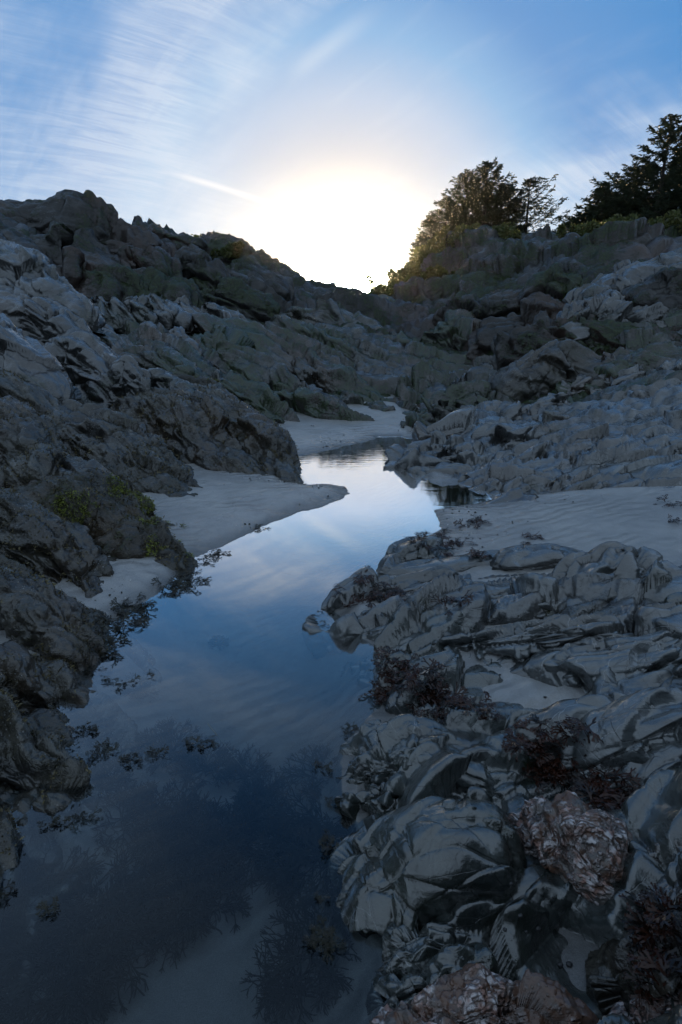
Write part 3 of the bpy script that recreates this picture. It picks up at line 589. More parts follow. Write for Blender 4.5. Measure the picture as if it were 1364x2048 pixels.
rock('wide flat topped rock with bright worn edge left of the pointed rock', [(60,690,Y,6.6),(140,672,Y,6.8),(185,690,Y,6.7),(215,735,Y,6.4,.8)], .30, .35, 'up', 'upleft', .5, 'worn_rock', group=gl)
rock('slanting slab with white worn crest near the left edge', [(-120,600,Y,6.2),(-20,640,Y,6.0),(40,695,Y,5.8),(85,745,Y,5.6,.8)], .32, .3, 'up', 'upleft', .5, 'slanting_slab', group=gl)
rock('long worn ridge with a bright notch above the flat topped rock', [(-80,590,Y,7.4),(20,590,Y,7.5),(90,600,Y,7.4),(150,640,Y,7.3),(225,712,Y,7.2,.8)], .36, .36, 'up', 'upleft', .5, 'worn_ridge', group=gl)
rock('dark steep ridge running from the left edge down to the pale humps', [(-120,440,Y,8.6),(0,478,Y,8.6),(70,520,Y,8.5),(130,580,Y,8.4),(180,632,Y,8.2),(215,668,Y,8.0,.8)], .60, .50, 'up', 'upleft', .8, 'steep_ridge', group=gl)
rock('bright worn ledge on the steep ridge at far left', [(-60,545,Y,8.0),(20,552,Y,8.0),(60,575,Y,7.9),(100,572,Y,7.9),(150,610,Y,7.7,.8)], .3, .3, 'up', 'upleft', .4, 'worn_ledge', group=gl)
rock('round knob of rock between the steep ridge and the row of pinnacles', [(160,665,Y,8.4),(200,655,Y,8.4),(235,690,Y,8.0,.8)], .3, .25, 'up', 'upleft', .4, 'stubby_rock', group=gl)
rock('rounded greenish rock right of the knob', [(250,700,Y,7.7),(310,695,Y,7.7),(365,728,Y,7.4,.7)], .3, .25, 'up', 'slope', .4, 'rounded_rock', group=gl)
random.seed(5)
gp = 'row of small pinnacles across the left slope'
for u, v, y, t in [(196,588,10.5,'broad first pinnacle at the left end of the row'),(228,594,10.5,'low second pinnacle from the left in the row'),(268,590,10.6,'tall third pinnacle from the left in the row'),
                   (306,587,10.8,'sharp middle pinnacle of the row'),(338,598,10.8,'low pinnacle just right of the sharp middle one'),(362,596,11.0,'narrow pinnacle fifth from the right side of the row'),
                   (388,612,11,'small dark pinnacle below the orange ray'),(420,604,11.4,'pinnacle with a pale top towards the right end'),(455,612,11.6,'last pinnacle at the right end of the row'),
                   (300,640,9.8,'long dark pinnacle in front of the row'),(352,652,9.6,'smooth round pinnacle low in front of the row')]:
    rock(t, [(u - 9, v + 3, Y, y), (u + 2, v, Y, y), (u + 30, v + 32, Y, y - .35, .7)], .2, .18, 'up', 'upleft', .42, 'rock_pinnacle', group=gp, fat=1.0)
# ---- skyline of the left hill
gh = 'crags along the left skyline'
for pts, t, a, b in [([(60,412,Y,14.5),(110,402,Y,14.5),(155,399,Y,14.5),(195,409,Y,14.5),(245,440,Y,14.6)], 'broad domed summit of the left hill', 1.1, .9),
                     ([(-60,420,Y,14),(0,415,Y,14),(40,413,Y,14)], 'flat crag left of the domed summit', .8, .7),
                     ([(285,459,Y,15.5),(305,452,Y,15.5),(325,470,Y,15.3)], 'knobby crag right of the domed summit', .5, .5),
                     ([(335,468,Y,16),(370,472,Y,16),(395,482,Y,16)], 'square edged crag on the left skyline', .5, .5),
                     ([(400,484,Y,16.5),(430,484,Y,16.5),(480,494,Y,16.5)], 'low mossy crag halfway down the left skyline', .6, .5),
                     ([(470,492,Y,17),(510,510,Y,17),(545,535,Y,17)], 'sloping crag before the sun on the left skyline', .7, .5),
                     ([(560,545,Y,17),(600,560,Y,17),(645,580,Y,16.5)], 'last low crag of the left hill beside the sun', .6, .5)]:
    rock(t, pts, a, b, 'hill', 'hill', 1.0, 'rock_crag', group=gh)
for pts, t, a, b in [([(60,475,Y,12.5),(140,462,Y,12.8),(190,490,Y,12.5)], 'reddish bulge under the domed summit', .8, .7), ([(110,520,Y,11.6),(160,508,Y,11.8),(215,530,Y,11.6)], 'rust coloured rounded rock in the middle of the left hill', .7, .6),
                     ([(-80,480,Y,11.6),(10,458,Y,11.8),(50,480,Y,11.6)], 'brown boulder at the left edge under the skyline', .7, .6), ([(230,505,Y,13),(270,495,Y,13.2),(310,520,Y,13)], 'dark rounded boulder under the knobby crag', .7, .6),
                     ([(330,520,Y,14),(380,508,Y,14.2),(430,530,Y,14)], 'dull green boulder under the square edged crag', .7, .6), ([(440,540,Y,15),(490,528,Y,15.2),(540,552,Y,15)], 'green topped boulder near the sun on the left hill', .6, .6),
                     ([(250,560,Y,12),(310,552,Y,12.2),(360,572,Y,12)], 'dark slab above the row of pinnacles', .6, .5), ([(400,570,Y,13),(450,566,Y,13),(500,580,Y,13)], 'dark low rock crossed by the orange ray', .5, .5)]:
    rock(t, pts, a, b, 'hill', 'hill', .9, 'hill_boulder', group='boulders of the left hill')
# ---- spurs of the valley behind the pool
for pts, t, a, b, m in [([(400,665,Y,10),(470,690,Y,9.6),(540,735,Y,9.1),(620,795,Y,8.5),(690,838,Y,8.0),(742,868,Y,7.6,.5)], 'long wet slab descending to the far end of the pool', .55, .4, 'slope'),
                        ([(420,640,Y,11),(500,650,Y,10.8),(580,690,Y,10.4),(660,735,Y,10),(740,790,Y,9.3),(800,835,Y,8.6,.6)], 'second spur behind the long wet slab', .55, .5, 'slope'),
                        ([(560,640,Y,12.4),(640,660,Y,12.2),(720,700,Y,11.6),(800,745,Y,10.8),(870,800,Y,9.8,.7)], 'third spur under the sun with green weed', .6, .6, 'slope'),
                        ([(600,615,Y,13.6),(690,625,Y,13.4),(770,660,Y,12.9),(850,700,Y,12.2),(910,750,Y,11.2,.7)], 'highest spur of the valley right under the sun', .6, .6, 'slope'),
                        ([(440,745,Y,8.2),(500,770,Y,8.0),(560,825,Y,7.6,.8)], 'short weedy spur above the far sand bank', .36, .3, 'slope'),
                        ([(770,600,Y,15),(850,640,Y,14),(920,680,Y,13),(960,720,Y,12,.7)], 'slanting rock face right of the sun', .8, .6, 'slope'),
                        ([(620,868,Y,7.7),(700,862,Y,7.7),(735,872,Y,7.5,.6)], 'low dark lip of rock at the edge of the far sand', .14, .16, 'slope'),
                        ([(920,785,Y,8.4),(960,775,Y,8.4),(990,800,Y,8.2)], 'dark boulder at the foot of the right hill', .3, .25, 'slope'),
                        ([(850,815,Y,8.2),(890,800,Y,8.3),(925,822,Y,8.0)], 'green tinted boulder behind the jumbled shelf', .26, .22, 'slope'),
                        ([(800,850,Y,7.5),(835,840,Y,7.6),(870,852,Y,7.4)], 'small boulder beside the far end of the pool', .14, .12, 'slope'),
                        ([(1000,750,Y,9.4),(1060,735,Y,9.4),(1110,752,Y,9.2)], 'brown rock in the gully of the right hill', .4, .35, 'slope')]:
    rock(t, pts, a, b, 'slope', m, .55, 'rock_spur' if 'spur' in t or 'slab' in t else 'valley_rock', group=gs)
# ---- right hill
gq = 'rock masses of the right hill'
for pts, t, a, b, st, m in [
    ([(1040,735,Y,8.6),(1080,700,Y,8.7),(1140,690,Y,8.7),(1190,725,Y,8.4)], 'brown weedy overhanging mass at the foot of the right hill', .45, .6, 'up', 'left'),
    ([(1190,735,Y,8.2),(1260,700,Y,8.3),(1330,705,Y,8.2),(1420,690,Y,8)], 'dark layered ledge above the grey shelf', .45, .6, 'slope', 'slope'),
    ([(1060,660,Y,10),(1160,640,Y,10),(1260,650,Y,9.8),(1400,655,Y,9.4)], 'striped ledge halfway up the right hill', .5, .6, 'slope', 'hill'),
    ([(1130,640,Y,10.2),(1170,608,Y,10.4),(1230,595,Y,10.4),(1300,605,Y,10.2)], 'scaly slanting outcrop with pale flakes', .55, .5, 'jumble', 'upleft'),
    ([(1205,600,Y,10.6),(1220,580,Y,10.7),(1245,590,Y,10.6)], 'single pale upright stone on the right hill', .2, .18, 'up', 'upleft'),
    ([(1200,570,Y,11.4),(1240,530,Y,11.6),(1300,515,Y,11.6),(1400,510,Y,11.2)], 'big craggy cliff with pale facets at the right edge', .8, .7, 'up', 'upleft'),
    ([(1290,570,Y,10.6),(1340,545,Y,10.6),(1420,540,Y,10.4)], 'rough block under the cliff at the right edge', .45, .5, 'up', 'hill'),
    ([(1090,560,Y,12.8),(1150,528,Y,13),(1200,540,Y,12.8)], 'rounded dark hump left of the craggy cliff', .6, .6, 'hill', 'hill'),
    ([(930,600,Y,13),(1000,578,Y,13.2),(1080,575,Y,13),(1150,590,Y,12.6)], 'long dark terrace on the right hill', .6, .6, 'hill', 'hill'),
    ([(980,640,Y,11.8),(1050,622,Y,11.8),(1110,632,Y,11.6)], 'brown ledge under the long dark terrace', .5, .5, 'hill', 'hill'),
    ([(900,640,Y,12.6),(950,660,Y,12.2),(1010,700,Y,11.4)], 'smooth slanting face in the middle of the right hill', .6, .5, 'slope', 'slope'),
    ([(1120,492,Y,15.4),(1145,480,Y,15.4),(1165,490,Y,15.3)], 'knob on the right skyline beside the spruces', .4, .35, 'hill', 'hill'),
    ([(1165,492,Y,15.2),(1210,482,Y,15.2),(1250,490,Y,15)], 'flat pale crag under the big spruces', .4, .4, 'hill', 'hill'),
    ([(1260,484,Y,14.6),(1310,474,Y,14.6),(1364,478,Y,14.4),(1440,476,Y,14)], 'long crag on the skyline at the right edge', .5, .5, 'hill', 'hill'),
    ([(990,510,Y,16.4),(1050,500,Y,16.4),(1110,500,Y,16)], 'sloping crag under the open spruce', .6, .5, 'hill', 'hill'),
    ([(850,578,Y,16),(920,555,Y,16.2),(990,545,Y,16)], 'dim crag under the spruce clump', .6, .5, 'hill', 'hill')]:
    rock(t, pts, a, b, st, m, .9 if a > .3 else .4, 'rock_mass' if a > .4 else 'rock_crag', group=gq)
# ---- grey jumbled shelf behind the right sand
J = [([(835,905,Y,5.75),(870,882,Y,5.95),(930,890,Y,5.9),(985,915,Y,5.6)], 'blunt dark headland standing in the pool', .50, .3, .5),
     ([(860,935,Y,5.35),(940,925,Y,5.3),(1010,945,Y,5.0),(1075,970,Y,4.8,.8)], 'cracked lower flank of the blunt headland', .36, .25, .4),
     ([(1010,930,Y,5.5),(1070,910,Y,5.6),(1130,925,Y,5.4)], 'blocky rock in the middle of the grey shelf', .22, .22, .3),
     ([(1060,975,Y,4.85),(1110,960,Y,4.95),(1150,975,Y,4.8)], 'small blocky rock at the sand behind the bar', .16, .15, .25),
     ([(1090,970,Y,4.9),(1180,935,Y,5.1),(1280,925,Y,5.05),(1400,925,Y,4.8)], 'wide smooth slab tilted down to the sand bar', .36, .35, .35),
     ([(1170,990,Y,4.65),(1210,975,Y,4.7),(1245,995,Y,4.55)], 'small cracked rock in front of the tilted slab', .14, .13, .2),
     ([(870,850,Y,6.9),(930,840,Y,7.0),(990,858,Y,6.8)], 'low wet rock behind the blunt headland', .24, .2, .25),
     ([(940,870,Y,6.3),(1000,850,Y,6.4),(1070,862,Y,6.3),(1120,885,Y,6.1)], 'shining wet ledge behind the headland', .24, .24, .3),
     ([(1060,850,Y,6.7),(1120,835,Y,6.8),(1190,850,Y,6.6)], 'wet hump with dark hollows on the shelf', .26, .24, .3),
     ([(1080,800,Y,7.5),(1120,788,Y,7.6),(1160,800,Y,7.4)], 'pale capped rock under the brown overhang', .2, .18, .3),
     ([(1020,815,Y,7.6),(1060,805,Y,7.6),(1100,818,Y,7.4)], 'low pale rock left of the pale capped one', .2, .2, .25),
     ([(1160,880,Y,5.9),(1220,862,Y,6.0),(1290,870,Y,5.8)], 'rough weedy rock behind the tilted slab', .26, .24, .3),
     ([(1290,915,Y,5.2),(1330,880,Y,5.4),(1420,870,Y,5.2)], 'dark weedy boulder at the right edge of the shelf', .26, .25, .4),
     ([(1200,830,Y,6.8),(1260,800,Y,7.0),(1330,805,Y,6.8)], 'dark undercut rock with a pale top', .26, .26, .35),
     ([(1225,765,Y,7.9),(1290,752,Y,8.0),(1380,735,Y,7.8)], 'blue grey ledge at the right edge above the shelf', .3, .3, .35),
     ([(1290,845,Y,6.1),(1350,825,Y,6.2),(1430,815,Y,6)], 'angular rock at the right edge in the middle of the shelf', .24, .24, .3),
     ([(930,815,Y,7.8),(970,808,Y,7.8),(1010,822,Y,7.6)], 'small wet rock near the gully', .18, .16, .2),
     ([(1150,765,Y,8.1),(1190,755,Y,8.1),(1230,768,Y,8)], 'flat bluish stone at the foot of the brown overhang', .16, .16, .2)]
for pts, t, a, b, d in J:
    sm = 'tilted slab down' in t or 'tilted down' in t
    rock(t, pts, a, b, 'smooth' if sm else 'jumble', 'right' if sm else 'jumble', d, 'shelf_rock', group='rocks of the grey shelf')
# ---- near platform right of the pool
K_ = [([(810,1090,Z,.10),(850,1078,Z,.12),(885,1098,Z,.09)], 'rounded stone with brown seaweed behind it at the pool edge', .13, .12, 'smooth', 'wet', .2),
      ([(700,1195,Z,.05,.8),(745,1160,Z,.09),(820,1155,Z,.10),(880,1150,Z,.10)], 'flat tongue of rock reaching into the pool', .13, .13, 'right', 'right', .2),
      ([(790,1125,Z,.06),(880,1120,Z,.10),(960,1105,Z,.12),(1040,1115,Z,.12)], 'low rippled ledge along the sand bar', .12, .12, 'smooth', 'right', .2),
      ([(1020,1105,Z,.16),(1090,1092,Z,.19),(1160,1100,Z,.16)], 'smooth green grey hump in front of the sand bar', .14, .12, 'smooth', 'right', .2),
      ([(1195,1120,Z,.30),(1245,1092,Z,.37),(1300,1110,Z,.36),(1345,1150,Z,.30,.8)], 'big smooth rounded boulder at the right end of the platform', .26, .2, 'smooth', 'right', .4),
      ([(1180,1185,Z,.22),(1260,1172,Z,.26),(1400,1190,Z,.28)], 'dark blocks under the big rounded boulder', .13, .12, 'right', 'wet', .25),
      ([(860,1180,Z,.10),(960,1160,Z,.15),(1060,1165,Z,.17),(1160,1150,Z,.2)], 'wet worn ledge in the middle of the platform', .13, .12, 'smooth', 'right', .2),
      ([(960,1200,Z,.16),(1050,1185,Z,.2),(1140,1190,Z,.21)], 'domed block with a dark joint beneath it', .11, .1, 'right', 'right', .2),
      ([(700,1225,Z,.04),(760,1225,Z,.10),(850,1220,Z,.14),(950,1232,Z,.16)], 'long cracked ledge beside the pool bend', .14, .12, 'right', 'right', .2),
      ([(900,1245,Z,.16),(1000,1235,Z,.21),(1100,1240,Z,.22),(1180,1262,Z,.18)], 'broken slabs stepping down to the sand pocket', .14, .12, 'right', 'right', .22),
      ([(1060,1230,Z,.24),(1160,1222,Z,.28),(1280,1240,Z,.3),(1400,1230,Z,.32)], 'stack of thin tilted slabs at the right edge', .15, .14, 'right', 'right', .25),
      ([(1150,1290,Z,.22),(1260,1275,Z,.27),(1400,1290,Z,.3)], 'dark jointed ledge under the thin slabs', .13, .12, 'right', 'right', .22),
      ([(745,1300,Z,.03),(800,1268,Z,.10),(860,1262,Z,.12),(900,1290,Z,.08)], 'flat block at the pool edge with squared cracks', .11, .1, 'right', 'right', .18),
      ([(1015,1318,Z,.11),(1090,1308,Z,.16),(1150,1330,Z,.15),(1200,1360,Z,.10,.8)], 'wedge shaped rock half buried in the sand pocket', .10, .12, 'smooth', 'right', .18),
      ([(870,1300,Z,.09),(900,1303,Z,.09)], 'small dark stone beside the seaweed', .035, .03, 'chunk', 'wet', .08),
      ([(1260,1360,Z,.24),(1320,1350,Z,.26),(1420,1350,Z,.28)], 'pale crazed slab at the right edge of the sand pocket', .10, .12, 'smooth', 'right', .2),
      ([(1050,1435,Z,.15),(1120,1425,Z,.18),(1190,1430,Z,.18)], 'narrow block with a squared end under the sand pocket', .07, .09, 'smooth', 'right', .16),
      ([(1195,1420,Z,.22),(1280,1405,Z,.28),(1400,1400,Z,.3)], 'crazed slab with a sharp broken edge at the right', .15, .1, 'smooth', 'right', .25),
      ([(1220,1540,Z,.14),(1300,1500,Z,.22),(1400,1480,Z,.26)], 'tilted dark slab under the broken edge', .14, .14, 'near', 'right', .25),
      ([(1290,1650,Z,.20),(1350,1620,Z,.25),(1450,1630,Z,.28)], 'cracked grey boulder at the right edge', .16, .13, 'near', 'right', .3),
      ([(1290,1760,Z,.16),(1360,1740,Z,.2),(1450,1760,Z,.22)], 'dark broken rock below the cracked grey boulder', .14, .1, 'chunk', 'jumble', .25),
      ([(760,1490,Z,.10),(820,1462,Z,.17),(890,1470,Z,.18),(950,1500,Z,.14)], 'smooth domed boulder with a bright wet sheen beside the pool', .15, .12, 'near', 'wet', .3),
      ([(735,1690,Z,.11),(800,1650,Z,.16),(890,1630,Z,.20),(965,1640,Z,.18)], 'largest dark boulder with curved bands leaning over the pool', .19, .10, 'near', 'wet', .45),
      ([(900,1600,Z,.2),(950,1590,Z,.22),(985,1640,Z,.2)], 'ribbed block wedged between the two big dark boulders', .06, .06, 'near', 'wet', .25),
      ([(700,1590,Z,.04),(780,1578,Z,.09),(860,1575,Z,.12)], 'dark hollow ledge between the two big dark boulders', .05, .05, 'near', 'wet', .2),
      ([(1000,1560,Z,.08),(1040,1600,Z,.09),(1060,1700,Z,.08),(1070,1780,Z,.07)], 'wet shining gutter floor between boulder and quartz rock', .07, .07, 'smooth', 'wet', .12),
      ([(1085,1610,Z,.17),(1140,1615,Z,.22),(1210,1680,Z,.2),(1265,1760,Z,.12,.8)], 'rock crusted with pink and white quartz lumps', .09, .09, 'quartz', 'quartz', .28),
      ([(810,1880,Z,.08),(850,1855,Z,.12),(890,1865,Z,.11)], 'small rounded rock under the largest boulder', .06, .06, 'chunk', 'wet', .18),
      ([(870,1935,Z,.10),(905,1915,Z,.13),(950,1935,Z,.11)], 'wedge of dark rock at the bottom beside the quartz ledge', .055, .05, 'smooth', 'wet', .18),
      ([(790,1975,Z,.06),(825,1955,Z,.09),(870,1965,Z,.08)], 'flat topped dark stone at the water by the bottom edge', .05, .045, 'chunk', 'wet', .16),
      ([(790,2060,Z,.10),(880,2010,Z,.16),(970,1985,Z,.18),(1060,2010,Z,.16),(1150,2060,Z,.12)], 'brown quartz veined ledge along the bottom edge', .09, .07, 'quartz', 'quartz', .3),
      ([(1290,1880,Z,.15),(1350,1860,Z,.2),(1440,1880,Z,.22)], 'brown weedy rock at the lower right edge', .1, .09, 'chunk', 'left', .25),
      ([(1330,2020,Z,.12),(1380,1990,Z,.16),(1450,2010,Z,.18)], 'rough rock in the bottom right corner', .09, .08, 'quartz', 'quartz', .25),
      ([(680,1375,Z,.0),(700,1378,Z,.0)], 'hidden stone', .01, .01, 'chunk', 'wet', .02)]
SEEDS = {'largest dark': 3, 'smooth domed': 2}
for pts, t, a, b, st, m, d in K_[:-1]:
    rock(t, pts, a, b, st, m, d, 'boulder' if 'boulder' in t else ('stone' if 'stone' in t else ('slab' if 'slab' in t else 'platform_rock')), group='rocks of the near platform', box=.62, seed=SEEDS.get(t[:12], 0))
print('rocks', len(ROCKS), 'tris', NV[0], 't', round(time.time() - T0, 1))

# ------------------------------------------------------------------ trees and shrubs on the right hill
rng = np.random.default_rng(11)
def tubes(lines, sides=4):
    """lines: list of (points k x 3, radii k); one joined mesh of tapered tubes"""
    Vs, Fs, n0 = [], [], 0
    for pts, rad in lines:
        pts = np.asarray(pts, float); k = len(pts); t = np.gradient(pts, axis=0); t /= np.linalg.norm(t, axis=1, keepdims=True) + 1e-9
        up = np.array([0, 0, 1.0]) if abs(t[0, 2]) < .9 else np.array([1.0, 0, 0])
        a = np.cross(t, up); a /= np.linalg.norm(a, axis=1, keepdims=True) + 1e-9; b = np.cross(t, a)
        th = np.arange(sides) * 2 * math.pi / sides
        ring = pts[:, None] + (a[:, None] * np.cos(th)[None, :, None] + b[:, None] * np.sin(th)[None, :, None]) * np.asarray(rad)[:, None, None]
        Vs.append(ring.reshape(-1, 3)); i = np.arange(k - 1)[:, None] * sides; j = np.arange(sides)[None]; j2 = (j + 1) % sides
        Fs.append(np.stack([i + j, i + j2, i + sides + j2, i + sides + j], -1).reshape(-1, 4) + n0); n0 += k * sides
    return np.vstack(Vs), np.vstack(Fs)
def sprays(c, d, L, Wd, cross=True):
    """small leaf blades centred on c, pointing along d"""
    n = len(c); r = rng.normal(size=(n, 3)); s = np.cross(d, r); s /= np.linalg.norm(s, axis=1, keepdims=True) + 1e-9
    L = np.broadcast_to(L, n)[:, None]; Wd = np.broadcast_to(Wd, n)[:, None]
    def q(sv): return np.stack([c - d * L * .5, c + sv * Wd * .5 - d * L * .05, c + d * L * .5, c - sv * Wd * .5 - d * L * .05], 1)
    A = q(s); 
    if cross: A = np.concatenate([A, q(np.cross(d, s))])
    return A.reshape(-1, 3), np.arange(len(A) * 4).reshape(-1, 4)
def conifer(u, v, y, top_v, wpx, label, name='spruce_tree', bare=0.12, side_bias=0.0, dens=1.0, up=0.0, lean=0.0):
    g = P(u, v, Y, y); gz = float(bed_z(np.array([[g[0], g[1]]]))[0]); g[2] = min(gz + .05, g[2]); H = P(u, top_v, Y, y)[2] - g[2]
    px = depth_of(g) / FPX; Rm = wpx * px * .5 * 1.35; dens = dens * 1.7
    root = bpy.data.objects.new(name, None); C.objects.link(root); root.location = g; tag(root, label, 'tree', 'spruces on the right hill')
    lines = [([(lean * t * t * H, 0, t * H) for t in np.linspace(0, 1, 7)], [0.035 * H * (1 - t) + .006 for t in np.linspace(0, 1, 7)])]
    cc, dd = [], []; nl = int(46 + H * 16)
    for i in range(nl):
        h = bare + (1 - bare) * (i + rng.random()) / nl; az = i * 2.4 + rng.normal() * .3
        prof = (1 - h) ** .75 * (0.55 + .45 * min(1, (h - bare) / .12 + .3)); Ll = Rm * prof * rng.uniform(.65, 1.15) + .05
        Ll *= 1 + side_bias * math.cos(az)
        dirh = np.array([math.cos(az), math.sin(az), 0]); rise = rng.uniform(-.05, .28) + up + .5 * h
        t = np.linspace(0, 1, 5)[:, None]; st = np.array([lean * h * h * H, 0, h * H])
        pl = st + dirh * Ll * t + np.array([0, 0, 1]) * Ll * (rise * t - .35 * t * t * (1 - h) + .22 * t ** 3)
        lines.append((pl, [max(.004, .012 * H * .3 * (1 - .8 * k) * (1.1 - h)) for k in np.linspace(0, 1, 5)]))
        ns_ = max(6, int(Ll / .055 * dens)); tt = rng.uniform(.18, 1.0, ns_) ** .8
        idx = np.clip((tt * 4).astype(int), 0, 3); fr = (tt * 4 - idx)[:, None]; pc = pl[idx] * (1 - fr) + pl[idx + 1] * fr
        sd = np.cross(dirh, [0, 0, 1]); sg = rng.choice([-1, 1], ns_)[:, None]
        tw = sd * sg * rng.uniform(.4, 1, (ns_, 1)) + dirh * rng.uniform(.35, 1, (ns_, 1)) + np.array([0, 0, 1]) * rng.normal(0.04, .22, (ns_, 1)); tw /= np.linalg.norm(tw, axis=1, keepdims=True)
        tl = (.09 + .15 * Ll * (1.05 - tt) ** .5)[:, None]
        for f in (.0, .33, .66, 1.0):
            cc.append(pc + tw * tl * f + rng.normal(0, .012, (ns_, 3))); dd.append(tw + rng.normal(0, .28, (ns_, 3)))
    cc.append(np.c_[rng.normal(0, .02, 14) + lean * H, rng.normal(0, .02, 14), np.linspace(.93, 1.02, 14) * H]); dd.append(np.c_[rng.normal(0, .5, 14), rng.normal(0, .5, 14), np.full(14, .8)])
    c = np.vstack(cc); d = np.vstack(dd); d /= np.linalg.norm(d, axis=1, keepdims=True)
    Vt, Ft = tubes(lines); t_ = mesh_obj('trunk', Vt, Ft, M['bark'], root)
    Vl, Fl = sprays(c, d, rng.uniform(.09, .17, len(c)), rng.uniform(.022, .040, len(c))); mesh_obj('crown', Vl, Fl, M['needles'], root, smooth=False)
for a in [(962,520,24,328,150,'tall middle spruce of the clump with a bare dark trunk',dict(bare=.22)), (925,520,24.6,346,130,'spruce with a rounded top just left of the tallest in the clump',dict(bare=.2)),
          (888,525,24,398,110,'shorter spruce on the sun side of the clump',dict(bare=.15)), (858,530,23.6,432,80,'lowest spruce at the left end of the clump',dict(bare=.1)),
          (995,515,24.8,372,120,'spruce behind and right of the tallest in the clump',dict(bare=.25)), (1047,508,24,362,120,'thin open spruce with upswept arms at the right end of the clump',dict(bare=.1,side_bias=.35,dens=.42,up=.25)),
          (840,535,24.4,470,60,'bushy young spruce nearest the sun',dict(bare=.04)),
          (1303,490,20.5,236,170,'tall pointed spruce at the right edge of the photo',dict(bare=.05)), (1368,490,21,196,150,'tallest spruce cut by the right edge',dict(bare=.05)),
          (1338,490,23,310,130,'spruce between the two tallest at the right edge',dict(bare=.05)), (1262,488,22.4,338,200,'sloping topped spruce left of the tall pointed one',dict(bare=.03,lean=-.05)),
          (1228,488,22,392,170,'low windswept spruce under the slope of the big spruces',dict(bare=.02)), (1195,488,21.6,368,74,'small narrow spruce with a bare spike on top',dict(bare=.02)),
          (1165,485,22,432,110,'lowest bushy spruce at the left end of the big group',dict(bare=.02)), (1440,490,21,230,180,'tall spruce just past the right edge',dict(bare=.05))]:
    conifer(*a[:6], **a[6])
def shrub(u, v, y, wpx, hpx, label, mat='leaves', n=1800):
    g = P(u, v, Y, y); px = depth_of(g) / FPX; a, h = wpx * px * .5, hpx * px
    gz = float(bed_z(np.array([[g[0], g[1]]]))[0]); g[2] = gz - .12
    h = max(h, .35); a = max(a, .5)
    root = bpy.data.objects.new('shrub', None); C.objects.link(root); root.location = g; tag(root, label, 'shrub', 'shrubs on the hills')
    k = 26; bc = rng.normal(0, 1, (k, 3)) * np.array([a * .42, a * .35, h * .22]) + np.array([0, 0, h * .5])
    bc[:, 2] = np.abs(bc[:, 2]); br = rng.uniform(.14, .3, k) * min(a, h * 1.3)
    w_ = rng.integers(0, k, n); dr = rng.normal(size=(n, 3)); dr /= np.linalg.norm(dr, axis=1, keepdims=True)
    c = bc[w_] + dr * br[w_][:, None] * rng.uniform(.6, 1.05, (n, 1)); d = dr + rng.normal(0, .5, (n, 3)); d /= np.linalg.norm(d, axis=1, keepdims=True)
    Vl, Fl = sprays(c, d, rng.uniform(.07, .13, n), rng.uniform(.04, .07, n), False); mesh_obj('foliage', Vl, Fl, M[mat], root, smooth=False)
    Vt, Ft = tubes([([(0, 0, -.1), bc[j] * .5, bc[j]], [.02, .012, .005]) for j in range(8)]); mesh_obj('stem', Vt, Ft, M['bark'], root)
for a in [(765,580,17,40,22,'tiny glowing shrub closest to the sun on the right hill'), (790,568,17.4,50,34,'second shrub from the sun on the right hill'), (820,552,18,60,40,'bright rimmed shrub below the young spruce'),
          (855,540,19,80,46,'wide shrub under the left end of the spruce clump'), (900,528,20,90,46,'dark shrub in front of the spruce trunks'), (950,520,20.5,90,36,'low shrub at the foot of the tallest clump spruce'),
          (1010,510,20,90,34,'low shrub at the right foot of the spruce clump'), (1170,482,18,90,40,'dense shrub under the small narrow spruce'), (1230,480,18,100,46,'dense shrub left under the tall pointed spruce'),
          (1300,478,17.5,110,48,'dense shrub under the tall pointed spruce'), (1366,476,17,110,50,'dense shrub at the right edge under the tallest spruce'), (870,575,16.5,120,26,'green creeping shrub on the ridge below the clump'),
          (395,478,17,16,6,'tiny tuft on the left skyline'), (465,535,16,60,16,'green creeping shrub on the left hill near the sun')]:
    shrub(*a, n=2600 if a[4] > 12 else 300)
# ------------------------------------------------------------------ finding the ground
bpy.context.view_layer.update(); DG = bpy.context.evaluated_depsgraph_get()
def cast_px(u, v):
    t = P(u, v, Y, 5.0); d = Vector(t) - Vector((0, 0, CAM_H)); ok, loc, nr_, _, ob, _ = SC.ray_cast(DG, Vector((0, 0, CAM_H)), d.normalized())
    return (loc, nr_, ob) if ok else (None, None, None)
def ground(x, y, z0=2.5, through=False):
    ok, loc, nr_, _, ob, _ = SC.ray_cast(DG, Vector((x, y, z0)), Vector((0, 0, -1)))
    if ok and through and ob.name.startswith('pool_water'): return ground(x, y, loc.z - 1e-4)
    return (loc, nr_, ob) if ok else (None, None, None)
